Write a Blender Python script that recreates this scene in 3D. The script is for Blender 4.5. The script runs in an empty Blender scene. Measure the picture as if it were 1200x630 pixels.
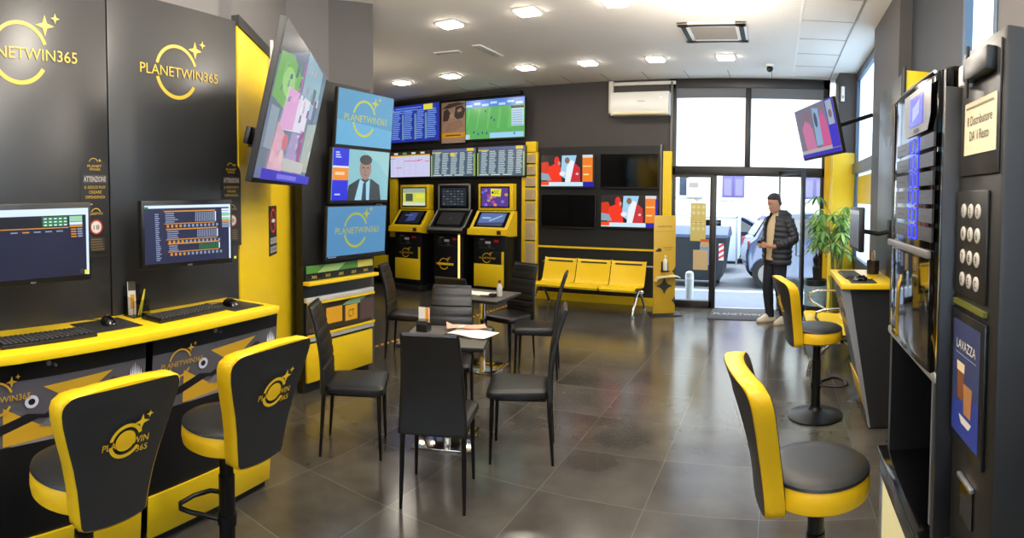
import bpy, bmesh, math, random
from mathutils import Matrix, Vector
random.seed(7)
SC = bpy.context.scene
COL = SC.collection
PI = math.pi
V = Vector

# ------------------------------------------------------------------ materials
def lin(c):
    if isinstance(c, str):
        c = c.lstrip('#'); c = tuple(int(c[i:i+2], 16)/255 for i in (0, 2, 4))
    return tuple((x/12.92 if x <= .04045 else ((x+.055)/1.055)**2.4) for x in c)
_M = {}
def mat(name, col, rough=.5, metal=0., spec=.5, coat=0., noise=None):
    if name in _M: return _M[name]
    m = bpy.data.materials.new(name); m.use_nodes = True
    nt = m.node_tree; b = nt.nodes['Principled BSDF']
    c = lin(col)
    b.inputs['Base Color'].default_value = (*c, 1)
    b.inputs['Roughness'].default_value = rough
    b.inputs['Metallic'].default_value = metal
    b.inputs['Specular IOR Level'].default_value = spec
    b.inputs['Coat Weight'].default_value = coat
    if noise:
        sc, amt, bump = noise
        tc = nt.nodes.new('ShaderNodeTexCoord')
        n = nt.nodes.new('ShaderNodeTexNoise'); n.inputs['Scale'].default_value = sc; n.inputs['Detail'].default_value = 4
        nt.links.new(tc.outputs['Object'], n.inputs['Vector'])
        if amt:
            mx = nt.nodes.new('ShaderNodeMix'); mx.data_type = 'RGBA'
            mx.inputs[6].default_value = (*[x*(1-amt) for x in c], 1); mx.inputs[7].default_value = (*[min(1, x*(1+amt)) for x in c], 1)
            nt.links.new(n.outputs['Fac'], mx.inputs[0]); nt.links.new(mx.outputs[2], b.inputs['Base Color'])
        if bump:
            bp = nt.nodes.new('ShaderNodeBump'); bp.inputs['Strength'].default_value = bump; bp.inputs['Distance'].default_value = .002
            nt.links.new(n.outputs['Fac'], bp.inputs['Height']); nt.links.new(bp.outputs['Normal'], b.inputs['Normal'])
    _M[name] = m; return m
def emit(col, s=1.0):
    key = ('e', col, s)
    if key in _M: return _M[key]
    m = bpy.data.materials.new('screen_light'); m.use_nodes = True
    b = m.node_tree.nodes['Principled BSDF']; c = lin(col)
    b.inputs['Base Color'].default_value = (.01, .01, .01, 1); b.inputs['Roughness'].default_value = .25
    b.inputs['Emission Color'].default_value = (*c, 1); b.inputs['Emission Strength'].default_value = s
    _M[key] = m; return m
def ink(col, rough=.5):
    key = 'print_'+str(col)
    return mat(key, col, rough)
def glass_mat(name, tint=(1, 1, 1), refl=.08):
    if name in _M: return _M[name]
    m = bpy.data.materials.new(name); m.use_nodes = True; nt = m.node_tree; nt.nodes.clear()
    out = nt.nodes.new('ShaderNodeOutputMaterial'); mix = nt.nodes.new('ShaderNodeMixShader')
    t = nt.nodes.new('ShaderNodeBsdfTransparent'); t.inputs[0].default_value = (*tint, 1)
    g = nt.nodes.new('ShaderNodeBsdfGlossy'); g.inputs['Roughness'].default_value = .02
    lw = nt.nodes.new('ShaderNodeFresnel'); lw.inputs[0].default_value = 1.4
    geo = nt.nodes.new('ShaderNodeNewGeometry'); inv = nt.nodes.new('ShaderNodeMath'); inv.operation = 'SUBTRACT'; inv.inputs[0].default_value = 1.; nt.links.new(geo.outputs['Backfacing'], inv.inputs[1])
    mu = nt.nodes.new('ShaderNodeMath'); mu.operation = 'MULTIPLY'; nt.links.new(lw.outputs[0], mu.inputs[0]); nt.links.new(inv.outputs[0], mu.inputs[1]); nt.links.new(mu.outputs[0], mix.inputs[0]); nt.links.new(t.outputs[0], mix.inputs[1]); nt.links.new(g.outputs[0], mix.inputs[2])
    nt.links.new(mix.outputs[0], out.inputs[0]); _M[name] = m; return m
def frost_mat(name, col, through=.75):
    if name in _M: return _M[name]
    m = bpy.data.materials.new(name); m.use_nodes = True; nt = m.node_tree; b = nt.nodes['Principled BSDF']
    out = nt.nodes['Material Output']
    b.inputs['Base Color'].default_value = (*col, 1); b.inputs['Roughness'].default_value = .12
    t = nt.nodes.new('ShaderNodeBsdfTranslucent'); t.inputs[0].default_value = (*col, 1)
    mix = nt.nodes.new('ShaderNodeMixShader'); mix.inputs[0].default_value = through
    nt.links.new(b.outputs[0], mix.inputs[1]); nt.links.new(t.outputs[0], mix.inputs[2]); nt.links.new(mix.outputs[0], out.inputs[0])
    _M[name] = m; return m

YEL = mat('yellow_laminate', (.90, .755, .09), .35)
YELV = mat('yellow_vinyl', (.90, .715, .07), .42, noise=(220, 0, .25))
BLK = mat('black_laminate', (.06, .065, .075), .36)
BLKM = mat('black_matte', (.05, .05, .052), .6)
BLKG = mat('black_gloss', (.02, .02, .024), .08)
VIN = mat('black_vinyl', (.13, .135, .14), .42, noise=(260, 0, .3))
LEA = mat('black_leatherette', (.085, .078, .07), .36, noise=(300, 0, .25))
MET = mat('black_metal', (.06, .06, .063), .35, .3)
CHR = mat('chrome', (.82, .80, .77), .12, 1.)
STEEL = mat('brushed_steel', (.62, .62, .64), .34, .75)
ALU = mat('silver_plastic', (.66, .66, .64), .35, .6)
WHT = mat('white_plastic', (.86, .85, .82), .35)
CREAM = mat('cream_plastic', (.85, .79, .62), .45)
PAPER = mat('paper', (.88, .85, .80), .8)
GREYW = mat('grey_wall_paint', (.335, .32, .315), .6, noise=(8, .04, .1))
DARKW = mat('charcoal_wall_paint', (.215, .195, .19), .6, noise=(8, .05, .1))
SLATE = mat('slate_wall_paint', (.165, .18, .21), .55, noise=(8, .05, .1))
PANEL = mat('desk_panel_laminate', (.145, .148, .152), .36)
FRAME = mat('black_aluminium', (.13, .12, .115), .42, .2)
PLAS = mat('dark_plastic', (.055, .055, .06), .4)
KEYM = mat('key_plastic', (.11, .11, .115), .5)
LOGO = mat('logo_yellow', (.93, .76, .10), .5)
GLASS = glass_mat('clear_glass', (.97, .985, .98))

# ------------------------------------------------------------------ mesh builder
def frm(o, u, v):
    u = V(u).normalized(); v = V(v); v = (v - u*v.dot(u)).normalized(); w = u.cross(v); o = V(o)
    return Matrix(((u.x, v.x, w.x, o.x), (u.y, v.y, w.y, o.y), (u.z, v.z, w.z, o.z), (0, 0, 0, 1)))
def T(x, y, z): return Matrix.Translation((x, y, z))
def RZ(a): return Matrix.Rotation(a, 4, 'Z')
def RX(a): return Matrix.Rotation(a, 4, 'X')
def RY(a): return Matrix.Rotation(a, 4, 'Y')
I4 = Matrix.Identity(4)
_TXT = {}
def text_geo(s):
    if s in _TXT: return _TXT[s]
    cu = bpy.data.curves.new('t', 'FONT'); cu.body = s; cu.resolution_u = 3
    o = bpy.data.objects.new('t', cu); me = o.to_mesh()
    vs = [v.co.copy() for v in me.vertices]; fs = [tuple(p.vertices) for p in me.polygons]
    o.to_mesh_clear(); bpy.data.objects.remove(o); bpy.data.curves.remove(cu)
    x0 = min((v.x for v in vs), default=0); x1 = max((v.x for v in vs), default=0)
    _TXT[s] = (vs, fs, x0, x1); return _TXT[s]

class MB:
    def __init__(self, M=None):
        self.bm = bmesh.new(); self.ms = []; self.M = M or I4; self.layer = 0
    def mi(self, m):
        if m not in self.ms: self.ms.append(m)
        return self.ms.index(m)
    def add(self, vs, fs, m, M=None):
        X = self.M @ (M or I4); k = self.mi(m)
        bv = [self.bm.verts.new(X @ V(v)) for v in vs]; out = []
        for f in fs:
            try: fc = self.bm.faces.new([bv[i] for i in f]); fc.material_index = k; out.append(fc)
            except ValueError: pass
        return out
    def tmp(self, tb, m, M=None):
        tb.verts.index_update()
        self.add([v.co.copy() for v in tb.verts], [[v.index for v in f.verts] for f in tb.faces], m, M); tb.free()
    def box(self, c, s, m, bev=0., M=None, seg=2):
        tb = bmesh.new(); bmesh.ops.create_cube(tb, size=1.)
        for v in tb.verts: v.co = V((v.co.x*s[0]+c[0], v.co.y*s[1]+c[1], v.co.z*s[2]+c[2]))
        if bev: bmesh.ops.bevel(tb, geom=tb.edges[:], offset=min(bev, min(s)*.45), segments=seg, profile=.5, affect='EDGES')
        self.tmp(tb, m, M); return self
    def bx(self, x0, x1, y0, y1, z0, z1, m, bev=0., M=None):
        return self.box(((x0+x1)/2, (y0+y1)/2, (z0+z1)/2), (abs(x1-x0), abs(y1-y0), abs(z1-z0)), m, bev, M)
    def tube(self, pts, r, m, seg=10, M=None, closed=False, caps=True, sx=1.):
        pts = [V(p) for p in pts]; n = len(pts)
        rs = r if isinstance(r, (list, tuple)) else [r]*n
        t = []
        for i in range(n):
            if closed: d = pts[(i+1) % n]-pts[i-1]
            else: d = pts[min(i+1, n-1)]-pts[max(i-1, 0)]
            t.append(d.normalized())
        a = V((0, 0, 1)) if abs(t[0].z) < .9 else V((1, 0, 0))
        nrm = (a - t[0]*a.dot(t[0])).normalized(); vs = []; fs = []
        for i in range(n):
            nrm = (nrm - t[i]*nrm.dot(t[i])).normalized(); b = t[i].cross(nrm)
            for k in range(seg):
                an = 2*PI*k/seg; vs.append(pts[i]+(nrm*math.cos(an)+b*math.sin(an)*sx)*rs[i])
        for i in range(n if closed else n-1):
            j = (i+1) % n
            for k in range(seg):
                l = (k+1) % seg; fs.append((i*seg+k, i*seg+l, j*seg+l, j*seg+k))
        if caps and not closed:
            fs.append(tuple(range(seg))[::-1]); fs.append(tuple((n-1)*seg+k for k in range(seg)))
        self.add(vs, fs, m, M); return self
    def cyl(self, p0, p1, r0, m, r1=None, seg=20, M=None):
        return self.tube([p0, p1], [r0, r0 if r1 is None else r1], m, seg, M)
    def lathe(self, prof, m, c=(0, 0, 0), seg=40, M=None):
        vs = []; fs = []; n = len(prof)
        for r, z in prof:
            for k in range(seg):
                a = 2*PI*k/seg; vs.append((c[0]+r*math.cos(a), c[1]+r*math.sin(a), c[2]+z))
        for i in range(n-1):
            for k in range(seg):
                l = (k+1) % seg; fs.append((i*seg+k, i*seg+l, (i+1)*seg+l, (i+1)*seg+k))
        fs.append(tuple(range(seg))[::-1]); fs.append(tuple((n-1)*seg+k for k in range(seg)))
        self.add(vs, fs, m, M); return self
    def rings(self, R, m, M=None, caps=True, closed=True):
        n = len(R[0]); vs = [p for r in R for p in r]; fs = []
        for i in range(len(R)-1):
            for k in range(n if closed else n-1):
                l = (k+1) % n; fs.append((i*n+k, i*n+l, (i+1)*n+l, (i+1)*n+k))
        if caps: fs.append(tuple(range(n))[::-1]); fs.append(tuple((len(R)-1)*n+k for k in range(n)))
        self.add(vs, fs, m, M); return self
    def prism(self, poly, w0, w1, m, M=None):
        n = len(poly); vs = [(u, v, w0) for u, v in poly]+[(u, v, w1) for u, v in poly]
        fs = [tuple(range(n))[::-1], tuple(range(n, 2*n))]+[(i, (i+1) % n, n+(i+1) % n, n+i) for i in range(n)]
        self.add(vs, fs, m, M); return self
    # flat drawing: u right, v up, each call one layer further out
    def L(self):
        self.layer += 1; return self.layer*.0005
    def rect(self, u0, v0, u1, v1, m, w=None, M=None):
        w = self.L() if w is None else w
        self.add([(u0, v0, w), (u1, v0, w), (u1, v1, w), (u0, v1, w)], [(0, 1, 2, 3)], m, M); return self
    def poly(self, pts, m, w=None, M=None):
        w = self.L() if w is None else w
        self.add([(u, v, w) for u, v in pts], [tuple(range(len(pts)))], m, M); return self
    def ell(self, u, v, ru, rv, m, seg=24, M=None, a0=0):
        return self.poly([(u+ru*math.cos(2*PI*k/seg+a0), v+rv*math.sin(2*PI*k/seg+a0)) for k in range(seg)], m, M=M)
    def arc(self, u, v, r0, r1, a0, a1, m, seg=36, sv=1., M=None):
        w = self.L(); vs = []; fs = []
        for k in range(seg+1):
            a = math.radians(a0+(a1-a0)*k/seg)
            vs += [(u+r0*math.cos(a), v+r0*math.sin(a)*sv, w), (u+r1*math.cos(a), v+r1*math.sin(a)*sv, w)]
        for k in range(seg): fs.append((2*k, 2*k+1, 2*k+3, 2*k+2))
        self.add(vs, fs, m, M); return self
    def star(self, u, v, r, m, q=.34, M=None):
        return self.poly([(u+(r if k % 2 == 0 else r*q)*math.sin(k*PI/4), v+(r if k % 2 == 0 else r*q)*math.cos(k*PI/4)) for k in range(8)], m, M=M)
    def text(self, s, u, v, h, m, align='c', maxw=None, M=None, w=None, bold=0):
        vs, fs, x0, x1 = text_geo(s); k = h/.72; wd = (x1-x0)*k; sx = 1.
        if maxw: sx = maxw/wd; wd = maxw
        off = u-(wd/2 if align == 'c' else wd if align == 'r' else 0); w = self.L() if w is None else w
        self.add([(off+(p.x-x0)*k*sx, v+p.y*k, w) for p in vs], fs, m, M); return self
    def logo(self, u, v, wd, m, txt='PLANETWIN365', M=None):
        r = wd*.27
        self.arc(u-wd*.05, v, r*.88, r, 20, 165, m, M=M); self.arc(u-wd*.05, v, r*.86, r, 195, 330, m, M=M)
        self.star(u+wd*.19, v+r*.92, r*.34, m, M=M); self.star(u+wd*.29, v+r*1.18, r*.17, m, M=M)
        self.text(txt, u, v-wd*.05, wd*.1, m, maxw=wd, M=M); return self
    def build(self, name, parent=None, label=None, cat=None, group=None, kind=None, ang=35, smooth=True):
        me = bpy.data.meshes.new(name)
        bmesh.ops.recalc_face_normals(self.bm, faces=self.bm.faces[:])
        self.bm.to_mesh(me); self.bm.free()
        for m in self.ms: me.materials.append(m)
        if smooth and len(me.polygons):
            me.polygons.foreach_set('use_smooth', [True]*len(me.polygons)); me.set_sharp_from_angle(angle=math.radians(ang))
        o = bpy.data.objects.new(name, me); COL.objects.link(o)
        if parent: o.parent = parent
        tag(o, label, cat, group, kind); return o
def tag(o, label=None, cat=None, group=None, kind=None):
    if label: o['label'] = label
    if cat: o['category'] = cat
    if group: o['group'] = group
    if kind: o['kind'] = kind
    return o
def thing(name, label, cat, loc=(0, 0, 0), rz=0., group=None, M=None):
    o = bpy.data.objects.new(name, None); COL.objects.link(o); o.empty_display_size = .1
    if M is not None: o.matrix_world = M
    else: o.location = loc; o.rotation_euler = (0, 0, rz)
    return tag(o, label, cat, group)
def dup(root, loc=None, rz=None, label=None, group=None, M=None):
    def cp(o, par):
        c = o.copy(); COL.objects.link(c)
        if par: c.parent = par
        for ch in [x for x in bpy.data.objects if x.parent == o]: cp(ch, c)
        return c
    r = cp(root, None)
    if M is not None: r.matrix_world = M
    else: r.location = loc; r.rotation_euler = (0, 0, rz)
    return tag(r, label, None, group)
def structure(mb, name, parent=None): return mb.build(name, parent, kind=None if parent else 'structure')

# ------------------------------------------------------------------ the room
H_C = 3.485
def floor_mat():
    m = bpy.data.materials.new('floor_tiles'); m.use_nodes = True; nt = m.node_tree; b = nt.nodes['Principled BSDF']; N = nt.nodes.new; Lk = nt.links.new
    tc = N('ShaderNodeTexCoord'); sp = N('ShaderNodeSeparateXYZ'); Lk(tc.outputs['Object'], sp.inputs[0])
    def mth(op, a, c=None, **k):
        n = N('ShaderNodeMath'); n.operation = op
        for i, x in enumerate((a, c)):
            if x is None: continue
            if isinstance(x, (int, float)): n.inputs[i].default_value = x
            else: Lk(x, n.inputs[i])
        return n.outputs[0]
    fx = mth('FRACT', mth('DIVIDE', mth('ADD', sp.outputs[0], 6.7875), .612)); fy = mth('FRACT', mth('DIVIDE', mth('ADD', sp.outputs[1], 6.45), .585))
    ex = mth('MINIMUM', fx, mth('SUBTRACT', 1., fx)); ey = mth('MINIMUM', fy, mth('SUBTRACT', 1., fy))
    gr = mth('LESS_THAN', mth('MINIMUM', ex, ey), .0034)
    ix = mth('FLOOR', mth('DIVIDE', mth('ADD', sp.outputs[0], 6.7875), .612)); iy = mth('FLOOR', mth('DIVIDE', mth('ADD', sp.outputs[1], 6.45), .585))
    cb = N('ShaderNodeCombineXYZ'); Lk(ix, cb.inputs[0]); Lk(iy, cb.inputs[1])
    wn = N('ShaderNodeTexWhiteNoise'); Lk(cb.outputs[0], wn.inputs['Vector'])
    vadd = N('ShaderNodeVectorMath'); vadd.operation = 'ADD'; Lk(tc.outputs['Object'], vadd.inputs[0]); Lk(wn.outputs['Color'], vadd.inputs[1])
    n1 = N('ShaderNodeTexNoise'); n1.inputs['Scale'].default_value = 2.6; n1.inputs['Detail'].default_value = 4; n1.inputs['Roughness'].default_value = .5; Lk(vadd.outputs[0], n1.inputs['Vector'])
    cr = N('ShaderNodeValToRGB'); cr.color_ramp.elements[0].position = .3; cr.color_ramp.elements[0].color = (*lin((.235, .222, .205)), 1)
    cr.color_ramp.elements[1].position = .75; cr.color_ramp.elements[1].color = (*lin((.345, .33, .305)), 1); Lk(n1.outputs['Fac'], cr.inputs[0])
    mx = N('ShaderNodeMix'); mx.data_type = 'RGBA'; Lk(gr, mx.inputs[0]); Lk(cr.outputs[0], mx.inputs[6]); mx.inputs[7].default_value = (*lin((.39, .375, .35)), 1)
    Lk(mx.outputs[2], b.inputs['Base Color'])
    mr = N('ShaderNodeMapRange'); mr.inputs[3].default_value = .15; mr.inputs[4].default_value = .21; Lk(n1.outputs['Fac'], mr.inputs[0]); Lk(mr.outputs[0], b.inputs['Roughness'])
    b.inputs['Specular IOR Level'].default_value = .55
    return m
fl = MB(); fl.bx(-8.2, 1.4, -3.2, 8.66, -.12, 0, floor_mat()); structure(fl, 'floor')
CEIL = mat('ceiling_white', (.90, .88, .855), .8, noise=(6, .02, .05)); CEILL = mat('ceiling_joint', (.62, .60, .58), .7); RAIL = mat('ceiling_rail', (.93, .92, .90), .5)
c = MB(); c.bx(-8.2, 1.4, -3.2, 8.8, H_C, H_C+.1, CEIL)
for k in range(9):
    y = 8.40-.65*k; c.bx(.22, .755, y-.006, y+.006, H_C-.003, H_C+.01, CEILL)
c.bx(.20, .225, -3, 8.1, H_C-.004, H_C+.01, RAIL); c.bx(.75, .765, -3, 8.6, H_C-.006, H_C+.01, CEILL)
for k in range(9):
    x = .2-.62*k-.3; c.bx(x-.006, x+.006, 8.05, 8.6, H_C-.003, H_C+.01, CEILL)
structure(c, 'ceiling')
UPW = mat('light_grey_wall_paint', (.38, .37, .365), .65, noise=(8, .03, .1))
PIERM = mat('pier_grey_paint', (.29, .28, .275), .62, noise=(8, .04, .1))
def wallseg(name, p0, p1, z0, z1, m, th=.15, kind='structure'):
    p0, p1 = V((*p0, 0)), V((*p1, 0)); d = (p1-p0).normalized(); n = V((d.y, -d.x, 0)); L = (p1-p0).length
    b = MB(Matrix(((d.x, -n.x, 0, p0.x), (d.y, -n.y, 0, p0.y), (0, 0, 1, 0), (0, 0, 0, 1)))); b.bx(0, L, 0, th, z0, z1, m); return b.build(name, kind=kind)
# thickness goes to the left of p0->p1, the seen face is on its right
NX, NY, TX, TY = .9877, .1564, -.1564, .9877
def D2(t, y): return (-y*NX+t*TX, -y*NY+t*TY)          # a spot given along and behind the betting desk
wallseg('wall_left', D2(-5., 2.5), D2(2.44, 2.5), 0, H_C, UPW)
WN, WT = V((.796, .605)), V((-.605, .796))
def W2(t, off=-.983): return tuple(WN*off+WT*t)
wallseg('wall_slanted', W2(3.27, -1.02), W2(6.1, -1.02), 0, H_C, UPW)
b = MB(); b.prism([(-3.755, 3.76), (-3.54, 4.15), (-4.40, 5.15), (-4.6, 5.15), (-4.5, 4.3)], 0, H_C, PIERM); structure(b, 'wall_pier')
b = MB(); b.prism([(-3.75, 3.24), (-3.75, 3.765), (-4.5, 4.32), (-4.4, 4.05)], 2.74, H_C, UPW); structure(b, 'wall_bulkhead')
wallseg('wall_niche', (-4.40, 5.05), (-7.85, 8.72), 0, H_C, PIERM)
wallseg('wall_back', (-8., 8.6), (-1.65, 8.6), 0, H_C, DARKW, .2)
b = MB()
for x0, x1, z0, z1 in ((.9, 1.4, 0, H_C), (-6.5, -3.9, 0, H_C), (-3.9, .9, 0, .5), (-3.9, .9, 3.2, H_C)): b.bx(x0, x1, -3.15, -3., z0, z1, UPW)
structure(b, 'wall_front')
# right wall: pieces round the two windows
def rw(b, y0, y1, z0, z1, m, x0=1.11): b.bx(x0, 1.32, y0, y1, z0, z1, m)
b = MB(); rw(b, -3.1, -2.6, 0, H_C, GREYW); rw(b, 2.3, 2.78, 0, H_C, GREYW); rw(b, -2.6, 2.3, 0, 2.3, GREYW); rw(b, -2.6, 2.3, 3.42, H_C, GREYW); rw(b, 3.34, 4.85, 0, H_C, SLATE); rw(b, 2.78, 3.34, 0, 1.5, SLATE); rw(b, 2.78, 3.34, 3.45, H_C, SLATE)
rw(b, 5.9, 8.7, 0, .85, GREYW); rw(b, 5.9, 8.7, 3.43, H_C, GREYW); rw(b, 8.02, 8.7, .8, 3.45, GREYW); structure(b, 'wall_right')
b = MB(); b.bx(1.0, 1.32, 4.72, 5.98, 0, H_C, PIERM); structure(b, 'wall_pillar')
# slanted wall: yellow cladding with its black top trim
b = MB(); M = frm((*W2(0), 0), (WT.x, WT.y, 0), (0, 0, 1)); b.M = M
b.bx(3.27, 5.9, 0, 2.68, -.035, 0, YEL); b.build('trim_1', kind='structure')
b = MB(M); b.bx(3.27, 5.9, 2.68, 2.745, -.035, .012, BLKM); b.build('trim_2', kind='structure')

# entrance wall: frame, frosted upper panes, fixed glass, the open leaf
FROST = frost_mat('frosted_film', (.90, .94, .99)); BLIND = mat('grey_blind', (.40, .41, .42), .7)
d1 = tag(bpy.data.objects.new('door_1', None), kind='structure'); COL.objects.link(d1); d1.location = (-.43, 8.6, 0)
f = MB(T(.43, -8.6, 0)); y0, y1 = 8.585, 8.67
for x0, x1, z0, z1 in ((-1.65, -1.54, 0, H_C), (.68, .78, 0, H_C), (-1.65, .78, 3.34, H_C), (-1.65, .78, 2.02, 2.16), (-.485, -.405, 2.16, 3.34),
                       (-1.0, -.905, 0, 2.02), (-1.56, -.95, 0, .11), (.66, .70, 0, 2.05), (.1, .7, 0, .09)):
    f.bx(x0, x1, y0, y1, z0, z1, FRAME, .006)
f.bx(-1.54, -.95, 8.575, 8.6, 1.99, 2.03, FRAME); f.build('frame', d1)
f = MB(T(.43, -8.6, 0)); f.bx(-1.54, -.485, 8.60, 8.64, 3.20, 3.34, BLIND); f.bx(-.405, .68, 8.60, 8.64, 3.19, 3.34, BLIND); f.build('blind', d1)
f = MB(T(.43, -8.6, 0)); f.bx(-1.54, -.485, 8.625, 8.632, 2.16, 3.2, FROST); f.build('upper_pane', d1)
f = MB(T(.43, -8.6, 0)); f.bx(-.405, .68, 8.625, 8.632, 2.16, 3.2, FROST); f.build('upper_pane', d1)
f = MB(T(.43, -8.6, 0)); f.bx(-1.54, -1.0, 8.62, 8.63, .11, 2.02, GLASS); f.build('fixed_pane', d1)
f = MB(T(.43, -8.6, 0)); f.bx(.1, .66, 8.62, 8.63, .09, 2.02, GLASS); f.build('fixed_pane', d1)
f = MB(T(.43, -8.6, 0)); f.bx(-.905, .1, 8.58, 8.68, -.02, .012, STEEL); f.build('threshold', d1)
lm = T(.43, -8.6, 0) @ T(.045, 8.57, 0) @ RZ(math.radians(-64))
f = MB(lm)
for x0, x1, z0, z1 in ((.71, .785, .02, 2.10), (0, .75, 2.03, 2.10), (0, .75, .02, .09)): f.bx(x0, x1, -.02, .02, z0, z1, FRAME, .004)
f.bx(0, .02, -.02, .02, .02, 2.10, STEEL); lf = f.build('door_leaf', d1)
f = MB(lm); f.bx(.02, .71, -.004, .004, .09, 2.03, GLASS); f.build('leaf_pane', lf)
f = MB(lm); f.tube([(.72, -.03, .9), (.72, -.075, .9), (.72, -.075, 1.2), (.72, -.03, 1.2)], .01, STEEL); f.build('handle', lf, 'steel bar handle')
# right wall windows, two seen and one added
def rwin(name, y0, y1, z0, z1, mid=None):
    w = tag(bpy.data.objects.new(name, None), kind='structure'); COL.objects.link(w); w.location = (1.13, (y0+y1)/2, z0); O = T(-1.13, -(y0+y1)/2, -z0)
    f = MB(O); BL = mat('window_frame_blue_grey', (.26, .34, .42), .4)
    for a, b_, c_, d_ in ((y0, y0+.05, z0, z1), (y1-.05, y1, z0, z1), (y0, y1, z0, z0+.05), (y0, y1, z1-.06, z1)): f.bx(1.10, 1.18, a, b_, c_, d_, BL, .004)
    if mid: f.bx(1.07, 1.18, y0, y1, mid[0], mid[1], mat('window_transom', (.30, .30, .30), .45))
    f.build('frame', w)
    f = MB(O); f.bx(1.15, 1.157, y0, y1, z0, z1, frost_mat('frosted_window', (.80, .90, .98))); f.build('pane', w)
    if mid:
        f = MB(O); f.bx(1.135, 1.142, y0+.35, y1-.1, mid[0]-.42, mid[0]-.04, YEL); f.build('yellow_film', w)
rwin('window_1', 5.98, 8.02, .85, 3.43, (2.06, 2.2)); rwin('window_2', 2.78, 3.34, 1.5, 3.45); rwin('fill_window_3', -2.6, 2.3, 2.3, 3.42)  # the third, out of view, is added to let in fill daylight
w4 = tag(bpy.data.objects.new('fill_window_4', None), kind='structure'); COL.objects.link(w4); w4.location = (-1.5, -3.07, .5)  # unseen window behind the camera, added to brighten the ceiling and fronts
f = MB(T(1.5, 3.07, -.5))
for x in (-3.9, -2.3, -.7, .85): f.bx(x, x+.05, -3.1, -3.02, .5, 3.2, FRAME, .004)
f.bx(-3.9, .9, -3.1, -3.02, .5, .56, FRAME, .004); f.bx(-3.9, .9, -3.1, -3.02, 3.14, 3.2, FRAME, .004); f.build('frame', w4)
f = MB(T(1.5, 3.07, -.5)); f.bx(-3.88, .88, -3.07, -3.063, .52, 3.18, FROST); f.build('pane', w4)
# corner pillar: yellow below, dark above
b = MB(); b.bx(.86, 1.2, 8.06, 8.6, 2.36, H_C, DARKW); structure(b, 'wall_corner')
b = MB(); b.bx(.79, 1.2, 8.04, 8.6, 0, 2.36, YEL); b.bx(.72, .80, 8.57, 8.6, 0, 2.36, YEL); b.build('trim_3', kind='structure')
b = MB(); b.bx(-1.715, -1.585, 8.5, 8.6, 0, 2.38, YEL); b.build('trim_4', kind='structure')
# black television wall over the bench with its yellow stripes
b = MB(); b.bx(-3.80, -1.74, 8.565, 8.6, .1, 2.47, BLKM); b.bx(-1.775, -1.74, 8.55, 8.6, .1, 2.49, mat('grey_edge', (.42, .41, .40), .5)); b.build('trim_5', kind='structure')
b = MB(); b.bx(-3.80, -1.72, 8.545, 8.566, .845, .875, YEL); b.build('trim_6', kind='structure')
b = MB(); b.bx(-3.95, -1.72, 8.53, 8.6, .0, .12, YEL); b.build('trim_7', kind='structure')
# black screen wall over the betting machines, yellow uprights
b = MB(); b.bx(-7.6, -3.98, 8.56, 8.6, .0, 2.56, BLKM); b.bx(-7.3, -4.1, 8.50, 8.6, 3.36, 3.42, BLKM); b.build('trim_8', kind='structure')
b = MB(); b.bx(-4.07, -3.79, 8.50, 8.6, 0, 2.40, YEL, .004); b.bx(-4.0, -3.82, 8.5, 8.6, 2.38, 2.57, YEL, .004); b.build('trim_9', kind='structure')
b = MB(); b.bx(-6.83, -6.68, 8.48, 8.6, .9, 2.02, YEL, .004); b.build('trim_10', kind='structure')
# conduit beside the air conditioner and down the wall corner
b = MB(); b.bx(-2.60, -2.53, 8.53, 8.6, 2.93, 3.47, mat('beige_duct', (.84, .81, .76), .5), .006); b.bx(-2.6, -2.45, 8.53, 8.6, 2.93, 2.98, mat('beige_duct', (.84, .81, .76), .5), .006); b.build('trim_11', kind='structure')
b = MB(); b.bx(-2.6, -1.55, 8.565, 8.6, 3.40, 3.45, mat('beige_duct', (.84, .81, .76), .5), .004); b.bx(-1.625, -1.59, 8.56, 8.59, 2.4, 3.44, mat('grey_duct', (.42, .41, .40), .5), .004); b.build('trim_12', kind='structure')
b = MB(); b.bx(.9, 1.11, 3.98, 4.03, 0, 2.61, YEL, .004); b.bx(.885, .90, 3.97, 4.04, 0, 2.63, BLKM); b.build('trim_13', kind='structure')

# ------------------------------------------------------------------ ceiling fittings
LIGHTC = (1., .90, .77)
def diffuser():
    m = bpy.data.materials.new('lit_diffuser'); m.use_nodes = True; b = m.node_tree.nodes['Principled BSDF']
    b.inputs['Base Color'].default_value = (.9, .9, .9, 1); b.inputs['Emission Color'].default_value = (*LIGHTC, 1); b.inputs['Emission Strength'].default_value = 75.; return m
DIFF = diffuser()
lights = [(-5.58, 7.25, 'far left end of the back row, above the left betting machine'), (-4.67, 7.28, 'second from the left in the back row'), (-3.44, 7.3, 'third from the left in the back row'),
          (-2.53, 7.33, 'back row, in front of the wall air conditioner'), (-1.6, 7.33, 'back row, in front of the left upper window pane'), (-.68, 7.3, 'right end of the back row, near the entrance'),
          (-3.29, 5.1, 'nearer row, leftmost, above the long ceiling vents'), (-2.40, 5.12, 'nearer row, middle'), (-1.51, 5.13, 'nearer row, cut by the picture top')]
l0 = None
for x, y, w in lights:
    lab = 'glowing square ceiling light, '+w
    if l0 is None:
        l0 = thing('ceiling_light', lab, 'ceiling light', (x, y, H_C), 0, 'square ceiling lights')
        m_ = MB()
        for a in range(4): m_.box((0, .112, -.006), (.245, .02, .012), WHT, .003, RZ(a*PI/2))
        m_.build('frame', l0); m_ = MB(); m_.box((0, 0, -.013), (.205, .205, .026), DIFF, .008); m_.build('diffuser', l0)
    else: dup(l0, (x, y, H_C), 0, lab)
t = thing('ceiling_cassette', 'white four way air conditioner cassette in the ceiling with a grey grille', 'air conditioner', (-.705, 6.22, H_C), 0)
m_ = MB()
for a in range(4): m_.box((0, .30, -.012), (.72, .12, .024), WHT, .006, RZ(a*PI/2))
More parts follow.
